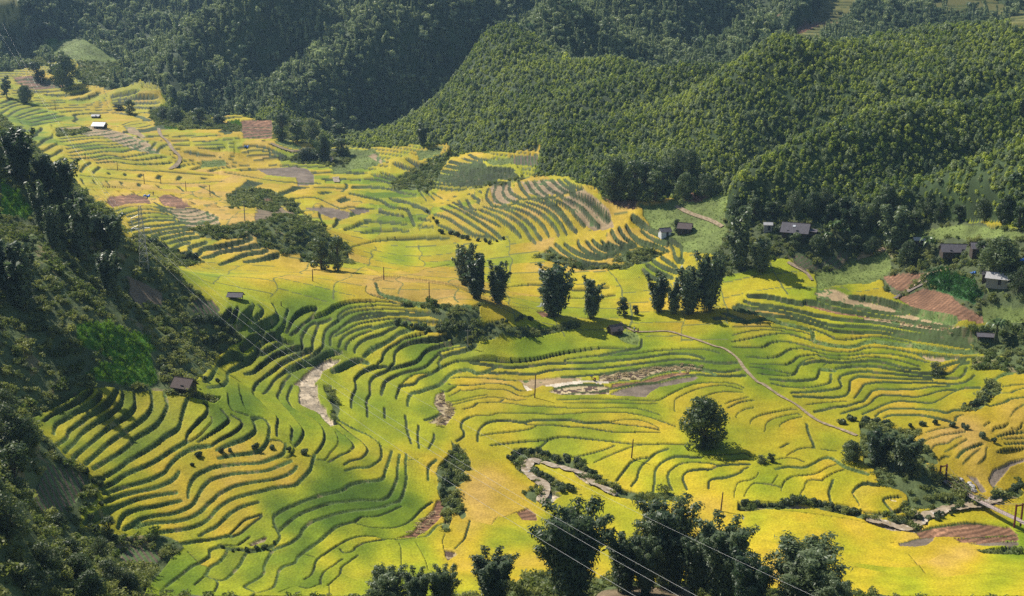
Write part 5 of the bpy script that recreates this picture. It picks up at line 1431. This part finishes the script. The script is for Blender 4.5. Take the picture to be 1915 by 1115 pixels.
hut(1866, 530, 38, .7, R(-30), 'house with a pale worn roof below the second farmhouse', 'roof_pale', 'concrete', name='farmhouse', wh=1.9, rh=1.2, over=.4)
hut(1844, 522, 14, .8, R(-20), 'small grey shed beside the house with the pale worn roof', 'roof_grey', wh=1.6, rh=.8, over=.25)
hut(1243, 440, 20, .7, R(18), 'small hut with a white wall sheet left of a pale flowering tree', 'roof_grey', 'roof_white', wh=1.7, rh=1.0)
hut(1281, 434, 24, .8, R(-18), 'small dark gabled hut right of the pale flowering tree', 'thatch', wh=1.8, rh=1.5)
hut(1150, 624, 23, .8, R(28), 'dark thatched field hut by the path beside a grassy hump', 'thatch', wh=1.5, rh=1.3, over=.35)
hut(441, 559, 24, .6, R(-6), 'low dark roofed field shelter on the pale paddies above the curved banks', 'roof_grey', wh=1.1, rh=.7, over=.45, posts=True)
hut(346, 730, 34, .75, R(-22), 'weathered field barn with a grey gabled roof at the edge of the scrub', 'thatch', 'wood_dark', wh=1.5, rh=1.4, over=.5)
hut(187, 241, 22, .7, R(-10), 'open hut with a bright white roof on the far brown terraces', 'roof_white', wh=2.1, rh=1.6, over=.6, posts=True)
hut(180, 221, 14, .7, R(-5), 'small pale roofed hut behind the white roofed one', 'roof_pale', wh=1.4, rh=.9)
hut(1842, 634, 28, .6, R(-12), 'broken low shelter with a grey slatted roof under the banana plant', 'roof_grey', wh=1.1, rh=.6, over=.3, posts=True)
tree(1268, 432, 22, 24, 'pale flowering tree between the two small huts', v=3)
def sheet(px, py, wpx, label):
    p, k = place(px, py); g = np.random.default_rng(int(px)); n = 7; w_ = wpx*k
    V = [(w_*(i/(n-1)-.5), w_*.7*(j/(n-1)-.5), .9+.5*math.sin(i*.9)*math.sin(j*.8+1)+g.normal(0, .06)-.5*(j == 0)) for j in range(n) for i in range(n)]
    Fq = [(j*n+i, j*n+i+1, j*n+n+i+1, j*n+n+i) for j in range(n-1) for i in range(n-1)]
    o = link('tarp', np_mesh('tarp', V, np.array(Fq), M['tarp_blue'], True)); o.location = p; tag(o, label, 'tarp'); md = o.modifiers.new('thick', 'SOLIDIFY'); md.thickness = .05
sheet(1820, 516, 10, 'blue tarp beside the dark green bush patch below the village')
sheet(1911, 492, 12, 'blue tarp roof glimpsed at the edge behind the spreading tree')
sheet(275, 370, 12, 'blue tarp on the harvested brown plot of the terraced knoll')
sheet(461, 277, 8, 'blue tarp at the corner of the bare red terraces under the mountain')
# ---- poles, pylon and power lines
def pole(px, py, hpx, label, arm=True, m='pole_wood', lean=0.0):
    p, k = place(px, py); h = hpx*k/.95; o = thing('utility_pole', p, 0, label, 'pole', 'utility poles across the valley'); o.rotation_euler = (0, lean, 0)
    link('shaft', quads_clean('shaft', *tubes([(np.array([[0, 0, -.4], [0, 0, h]]), np.array([.17, .12]))], 8), M[m]), o)
    if arm:
        a = MB().box((0, 0, h-.25), (1.5, .10, .12)).build('crossarm', M[m], o)
        for sx in (-.65, 0, .65): MB().bar((sx, 0, h-.19), (sx, 0, h+.06), .05).build('insulator', M['insulator'], a)
for x, y, h, lab, ar, mm, ln in [
    (1000, 744, 44, 'brown pole on the path between amber terraces and the cut straw field', False, 'pole_wood', .03), (1181, 857, 36, 'brown pole in the bright yellow field above the stream bend', False, 'pole_wood', .06),
    (1348, 956, 36, 'brown pole at the stream hedge above the big yellow field', False, 'pole_wood', .06), (875, 648, 30, 'pole with a crossarm at the overgrown bank in mid terraces', True, 'concrete', 0),
    (803, 567, 38, 'tall pole standing in the orange field on the mound', False, 'pole_wood', 0), (718, 524, 24, 'pole at the fence left of the mound', False, 'pole_wood', 0),
    (585, 526, 22, 'pole at the lower right edge of the broad pale field', False, 'pole_wood', 0), (458, 414, 36, 'pole with a crossarm beside the scrubby mound', True, 'concrete', 0),
    (393, 367, 20, 'pole in the orange field left of the scrubby mound', False, 'pole_wood', 0), (348, 358, 18, 'pole in the flat golden fields, third from the knoll', False, 'pole_wood', 0),
    (301, 344, 14, 'pole in the flat golden fields, second from the far terraces', False, 'pole_wood', 0), (270, 344, 18, 'pole in the flat golden fields nearest the far terraces', False, 'pole_wood', 0),
    (220, 319, 14, 'pole at the foot of the far striped terraces', False, 'pole_wood', 0), (160, 298, 12, 'pole on the far striped terraces', False, 'pole_wood', 0), (104, 207, 18, 'pole on the far green terraces', False, 'pole_wood', 0),
    (692, 567, 8, 'short stake at the top of the curved terraces', False, 'pole_wood', 0), (526, 572, 8, 'short stake in the green paddy below the shelter', False, 'pole_wood', 0), (1833, 512, 16, 'pale pole beside the spreading village tree', True, 'concrete', 0)]:
    pole(x, y, h, lab, ar, mm, ln)
pb, pk = place(270, 503); PHt = 114*pk/.95
pyl = thing('pylon', pb, R(12), 'tall steel lattice pylon on the hillside crest carrying the power lines', 'pylon')
cs = [(-1, -1), (1, -1), (1, 1), (-1, 1)]; hw = lambda z: 1.15-.85*min(1, z/(PHt*.97))
for sx, sy in cs: MB().bar((sx*hw(0), sy*hw(0), -.6), (sx*hw(PHt), sy*hw(PHt), PHt), .05).build('leg', M['steel'], pyl)
br = MB(); zz = [0]
while zz[-1] < PHt-.8: zz.append(zz[-1]+max(.8, 1.9*hw(zz[-1])))
for z0, z1 in zip(zz[:-1], zz[1:]):
    z1 = min(z1, PHt)
    for i in range(4):
        a, b_ = cs[i], cs[(i+1) % 4]
        br.bar((a[0]*hw(z0), a[1]*hw(z0), z0), (b_[0]*hw(z1), b_[1]*hw(z1), z1), .025).bar((b_[0]*hw(z0), b_[1]*hw(z0), z0), (a[0]*hw(z1), a[1]*hw(z1), z1), .025).bar((a[0]*hw(z1), a[1]*hw(z1), z1), (b_[0]*hw(z1), b_[1]*hw(z1), z1), .022)
br.build('lattice', M['steel'], pyl)
ARMS = []
for fz, sx, L in ((.80, -1, 2.3), (.64, -1, 2.4), (.64, 1, 2.4)):
    z = PHt*fz; tip = (sx*L, 0, z+.1)
    a = MB().bar((sx*hw(z), -hw(z), z), tip, .05).bar((sx*hw(z), hw(z), z), tip, .05).bar((sx*hw(z+.9), 0, z+.9), tip, .05).build('crossarm', M['steel'], pyl)
    ins = quads_clean('insulator', *tubes([(np.array([[tip[0], 0, z-k*.12] for k in range(9)]), np.array([.06, .13]*4+[.06]))], 8), M['insulator']); link('insulator', ins, a)
    q = Matrix.Translation(pb) @ Matrix.Rotation(R(12), 4, 'Z') @ Vector((tip[0], 0, z-1.0)); ARMS.append(q)
def ray_pt(px, py, r_):
    t, s = pix_ray(px, py); return Vector((math.sin(float(t))*r_, math.cos(float(t))*r_, CAMZ-r_*float(s)))
def wire(a, b, sag, label, rad=.012):
    t = np.linspace(0, 1, 60); P = np.array(a)[None, :]*(1-t)[:, None]+np.array(b)[None, :]*t[:, None]; P[:, 2] -= sag*4*t*(1-t)
    o = link('power_line', quads_clean('power_line', *tubes([(P, rad)], 5), M['wire'], True)); tag(o, label, 'power line', 'power lines from the pylon')
WIRES = [((255, 440), (1560, 1330), 'lowest of the power lines, running from the pylon over the near bamboo'), ((266, 428), (1640, 1318), 'middle power line of the close three, running from the pylon'), ((281, 432), (1680, 1316), 'upper power line of the close three, running from the pylon')]
for (s0, e0, lab), a in zip(WIRES, (ARMS[1], ARMS[0], ARMS[2])): wire(a, ray_pt(e0[0], e0[1], 75), 5.6, lab)
wire(pb+Vector((.2, 0, PHt-.2)), ray_pt(2000, 1330, 75), 6.5, 'thin upper earth wire crossing over the drooping bamboo', .009)
for dx, a in ((-.5, ARMS[0]), (.2, ARMS[1])): wire(a, Vector((-178+dx*4, 420, 95)), 3.0, 'far power line leaving the pylon up the valley side', .010)
# ---- footbridge
b0, k0 = place(1763, 902); b1, k1 = place(1901, 990)
def up(p, dz): return Vector((p.x, p.y, p.z+dz))
zd = max(b0.z, b1.z)+.6; A_, B_ = Vector((b0.x, b0.y, zd)), Vector((b1.x, b1.y, zd-.3)); dv = (B_-A_); Lb = dv.length; ax = dv.normalized(); sd_ = Vector((-ax.y, ax.x, 0)).normalized(); ang = math.atan2(ax.y, ax.x)
brg = thing('footbridge', A_, ang, 'narrow suspension footbridge of pale planks with dark red gate posts over the stream', 'bridge')
slope = math.atan2(dv.z, math.hypot(dv.x, dv.y))
dk = MB(); n = 46
for i in range(n):
    t = (i+.5)/n; dk.box((Lb*t*1.0, 0, dv.z*t-.7*4*t*(1-t)*.5), (Lb/n*.93, 1.25, .07))
dk.box((-1.6, 0, -.05), (3.2, 1.2, .1)).box((Lb+1.8, 0, dv.z-.05), (3.6, 1.2, .1)); dk.build('deck', M['plank'], brg)
cb = [];
for sy in (-.72, .72):
    t = np.linspace(0, 1, 20); cab = np.column_stack([Lb*t, np.full(20, sy), 3.3+dv.z*t-2.5*4*t*(1-t)]); dkz = np.column_stack([Lb*t, np.full(20, sy), dv.z*t-1.4*t*(1-t)+.02])
    link('cable', quads_clean('cable', *tubes([(cab, .035), (dkz, .05)]+[(np.array([c, d]), .02) for c, d in zip(cab[1:-1], dkz[1:-1])], 4), M['cable']), brg)
    rl = np.column_stack([Lb*t, np.full(20, sy), dv.z*t-1.4*t*(1-t)+.75]); link('handrail', quads_clean('handrail', *tubes([(rl, .03)], 4), M['wood_red']), brg)
for xx, zb_ in ((-.1, 0), (Lb+.1, dv.z)):
    tw = MB()
    for sy in (-.85, .85): tw.box((xx, sy, zb_+.9), (.28, .28, 5.0))
    tw.box((xx, 0, zb_+3.1), (.2, 1.75, .22)).build('tower', M['wood_red'], brg)
# ---- fences: palings round the mound and the garden plots
def fence(pts, label, hgt=1.1, step=.55):
    p = smooth_dense(parse(pts), 1.2); fi, fj = hits(p[:, 0], p[:, 1], ZT); ok = ~np.isnan(fj); x, y = grid_xy(fi[ok], fj[ok]); P = np.stack([x, y], -1)
    d = np.concatenate([[0], np.cumsum(np.linalg.norm(np.diff(P, axis=0), axis=1))]); q = np.arange(0, d[-1], step); x = np.interp(q, d, P[:, 0]); y = np.interp(q, d, P[:, 1]); z = np.array([height(a, b) for a, b in zip(x, y)])
    g = random.Random(len(pts)); o = thing('fence', Vector((x[0], y[0], z[0])), 0, label, 'fence'); pal = []
    for a, b, c in zip(x, y, z): pal.append((np.array([[a-x[0], b-y[0], c-z[0]-.2], [a-x[0]+g.gauss(0, .06), b-y[0]+g.gauss(0, .06), c-z[0]+hgt*g.uniform(.8, 1.15)]]), .045))
    link('paling', quads_clean('paling', *tubes(pal, 4), M['fence']), o)
    rl = np.column_stack([x-x[0], y-y[0], z-z[0]+hgt*.6]); link('rail', quads_clean('rail', *tubes([(rl, .035)], 4), M['fence']), o)
fence('W 230,185 330,165 450,170 600,190 760,215 900,250 1000,300 1120,350 1250,385 1400,405', 'grey paling fence running along the ridge behind the orange mound field')
fence('v 700,640 800,730 900,790 980,790 1050,760', 'woven fence round the nearer edge of the first garden plot', 1.3, .4)
fence('v 1090,760 1200,790 1300,770 1370,690 1390,650', 'woven fence curving round the second garden plot', 1.3, .4)
fence('e 990,1090 1100,1095 1240,1105', 'low dark fence line across the golden fields by the knoll', 1.0, .8)
# ---- boulders of the stream
rk = random.Random(9)
def boulder_mesh(seed):
    bm = bmesh.new(); bmesh.ops.create_icosphere(bm, subdivisions=2, radius=1); g = random.Random(seed)
    for v in bm.verts: v.co = Vector((v.co.x*1.2, v.co.y*.9, v.co.z*.65))*g.uniform(.82, 1.15)
    me = bpy.data.meshes.new('boulder'); bm.to_mesh(me); bm.free(); me.materials.append(M['rock']); return me
BO = [boulder_mesh(s) for s in range(4)]
for k, s in enumerate(['V 560,620 600,700 700,680 760,640 850,620 930,600', 'V 640,740 700,720 760,700 620,660 680,640', 'V 1120,270 1180,270 1240,295 1400,520 1480,510 1560,480', 'P 1010,860 1060,900 1040,930 1150,980']):
    p = smooth_dense(parse(s), 1.0)
    for j in range(9):
        x, y = p[int((j+.5)/9*(len(p)-1))]; q, kk = place(x+rk.gauss(0, 4), y+rk.gauss(0, 2.5)); o = link('boulder', BO[(j+k) % 4]); o.location = q; o.rotation_euler = (0, 0, rk.random()*6); r_ = rk.uniform(.25, .8); o.scale = (r_, r_, r_)
        tag(o, 'pale boulder in the stony stream bed near the footbridge' if k < 3 else 'pale stone at the muddy stream bend', 'boulder', ('boulders by the footbridge', 'boulders by the footbridge', 'boulders by the footbridge', 'stones at the stream bend')[k])
# ---- sheaves of cut rice
def sheaf_mesh(seed):
    def f(g, n):
        t = g.random(n); a = g.random(n)*6.28; r_ = .16+.20*t*g.random(n); return np.column_stack([(t-.5)*1.3, np.cos(a)*r_, .2+np.abs(np.sin(a))*r_])
    V, Fq = leaf_cloud(60, f, .07, .8, seed, .1, .3); return np_mesh('sheaf', V, Fq, M['straw'])
SH = [sheaf_mesh(s) for s in range(3)]
for s, n, lab, grp in [('K 60,800 250,760 420,730 600,700 800,680 950,670 1080,680 1180,700', 60, 'bundle of cut rice straw lying on the long cut field', 'straw bundles on the cut field'), ('I 1400,130 1440,230 1500,320 1440,400 1330,440', 30, 'bundle of cut straw on the small pale plot between curved terraces', 'straw bundles on the small plot'),
    ('F 1280,400 1380,340 1460,270 1560,150', 12, 'loose heap of straw on the bare curved plot', 'straw heaps on the bare plot'), ('M 200,365 500,425 800,460 1050,500', 16, 'bundle of straw on the brown strip above the narrow terraces', 'straw bundles on the brown strip')]:
    p = smooth_dense(parse(s), 1.0)
    for j in range(n):
        x, y = p[int((j+.5)/n*(len(p)-1))]; q, kk = place(x+rk.gauss(0, 5), y+rk.gauss(0, 3.2)); o = link('straw_bundle', SH[j % 3]); o.location = q+Vector((0, 0, -.05)); o.rotation_euler = (0, 0, rk.gauss(.4, .5)); r_ = rk.uniform(.8, 1.3); o.scale = (r_, r_, r_); tag(o, lab, 'straw bundle', grp)
# ---- people at work and on the path
def person(px, py, label, pose, top, bottom, rz=0, hat=False):
    p, k = place(px, py); o = thing('person', p+Vector((0, 0, -.03)), rz, label, 'person')
    b = {'walk': dict(hip=(0, 0, .92), chest=(0, .03, 1.32), neck=(0, .05, 1.48), head=(0, .07, 1.62), kl=(-.1, .16, .50), fl=(-.1, .10, .06), kr=(.1, -.02, .48), fr=(.1, -.24, .10), el=(-.27, -.10, 1.12), hl=(-.25, .04, .90), er=(.27, .14, 1.12), hr=(.24, .28, .95)),
         'bend': dict(hip=(0, 0, .86), chest=(0, .34, 1.02), neck=(0, .48, 1.02), head=(0, .60, .98), kl=(-.13, .06, .46), fl=(-.14, -.04, .05), kr=(.13, .10, .46), fr=(.14, .02, .05), el=(-.24, .44, .74), hl=(-.16, .56, .48), er=(.24, .46, .74), hr=(.14, .62, .50))}[pose]
    J = ['hip', 'chest', 'neck', 'head', 'kl', 'fl', 'kr', 'fr', 'el', 'hl', 'er', 'hr']; vs = [b[j] for j in J]; ix = {j: n for n, j in enumerate(J)}
    sl = tuple(Vector(b['chest'])+Vector((-.19, 0, .03))); sr = tuple(Vector(b['chest'])+Vector((.19, 0, .03))); tl = tuple(Vector(b['fl'])+Vector((0, .17, -.02))); tr = tuple(Vector(b['fr'])+Vector((0, .17, -.02)))
    vs += [sl, sr, tl, tr]; E = [(0, 1), (1, 2), (2, 3), (0, 4), (4, 5), (0, 6), (6, 7), (1, 12), (12, 8), (8, 9), (1, 13), (13, 10), (10, 11), (5, 14), (7, 15)]
    rad = [.15, .16, .06, .105, .075, .05, .075, .05, .045, .04, .045, .04, .075, .075, .04, .04]
    me = bpy.data.meshes.new('body'); me.from_pydata(vs, E, []); bo = link('body', me, o); me.materials.append(M[bottom]); me.materials.append(M[top])
    md = bo.modifiers.new('skin', 'SKIN'); me.skin_vertices if False else None
    sv = me.skin_vertices[0].data if len(me.skin_vertices) else None
    if sv is None:
        bm = bmesh.new(); bm.from_mesh(me); bm.verts.layers.skin.verify(); bm.to_mesh(me); bm.free(); sv = me.skin_vertices[0].data
    for v, r_ in zip(sv, rad): v.radius = (r_, r_*.85)
    sv[0].use_root = True; bo.modifiers.new('smooth', 'SUBSURF').levels = 1; bo.modifiers['smooth'].render_levels = 1
    # a shirt over chest and arms, a head of skin and hair
    sh = tubes([(np.array([b['hip'], b['chest'], tuple((Vector(b['chest'])+Vector(b['neck']))/2)]), np.array([.185, .20, .10])), (np.array([sl, b['el']]), np.array([.09, .06])), (np.array([sr, b['er']]), np.array([.09, .06]))], 8)
    link('shirt', quads_clean('shirt', *sh, M[top], True), o)
    hd = bmesh.new(); bmesh.ops.create_icosphere(hd, subdivisions=2, radius=.115); hm = bpy.data.meshes.new('face'); hd.to_mesh(hm); hd.free(); hm.materials.append(M['skin']); h_ = link('face', hm, o); h_.location = b['head']; h_.scale = (.92, 1, 1.2)
    if hat:
        hm = quads_clean('hat', *tubes([(np.array([(0, 0, .08), (0, 0, .26)]), np.array([.27, .02]))], 10), M['hat']); h2 = link('hat', hm, o); h2.location = b['head']
    else:
        hd = bmesh.new(); bmesh.ops.create_uvsphere(hd, u_segments=10, v_segments=6, radius=.135); bmesh.ops.delete(hd, geom=[v for v in hd.verts if v.co.z < -.02 and v.co.y > -.05], context='VERTS'); hm = bpy.data.meshes.new('hair'); hd.to_mesh(hm); hd.free(); hm.materials.append(M['hair']); h2 = link('hair', hm, o); h2.location = b['head']
    return o
person(1107, 709, 'person in a blue top bending at the edge of the cut straw field', 'bend', 'cloth_blue', 'cloth_dark', 2.4)
person(1114, 714, 'person in a red top bending beside the one in blue at the straw field', 'bend', 'cloth_red', 'cloth_dark', 1.0)
person(1186, 621, 'person with a pale top walking ahead on the path past the thatched hut', 'walk', 'cloth_white', 'cloth_dark', -1.2)
person(1193, 624, 'person in dark clothes following on the path past the thatched hut', 'walk', 'cloth_dark', 'cloth_red', -1.2)
person(739, 448, 'person in dark clothes harvesting on the far side of the bright green field', 'bend', 'cloth_dark', 'cloth_dark', .5)
person(287, 366, 'person standing by the blue tarp on the brown plot', 'walk', 'cloth_blue', 'cloth_dark', .5)
# ---------------------------------------------------------------- air
hz = MB().box((0, 900, 150), (3600, 2300, 302)); hm = bpy.data.materials.new('haze'); hm.use_nodes = True; hn = hm.node_tree; hn.nodes.clear()
ho = hn.nodes.new('ShaderNodeOutputMaterial'); hv = hn.nodes.new('ShaderNodeVolumePrincipled'); hv.inputs['Color'].default_value = (.46, .72, 1.0, 1); hv.inputs['Density'].default_value = 0.00010; hv.inputs['Anisotropy'].default_value = .2
hn.links.new(hv.outputs[0], ho.inputs['Volume']); tag(hz.build('haze', hm), kind='stuff')
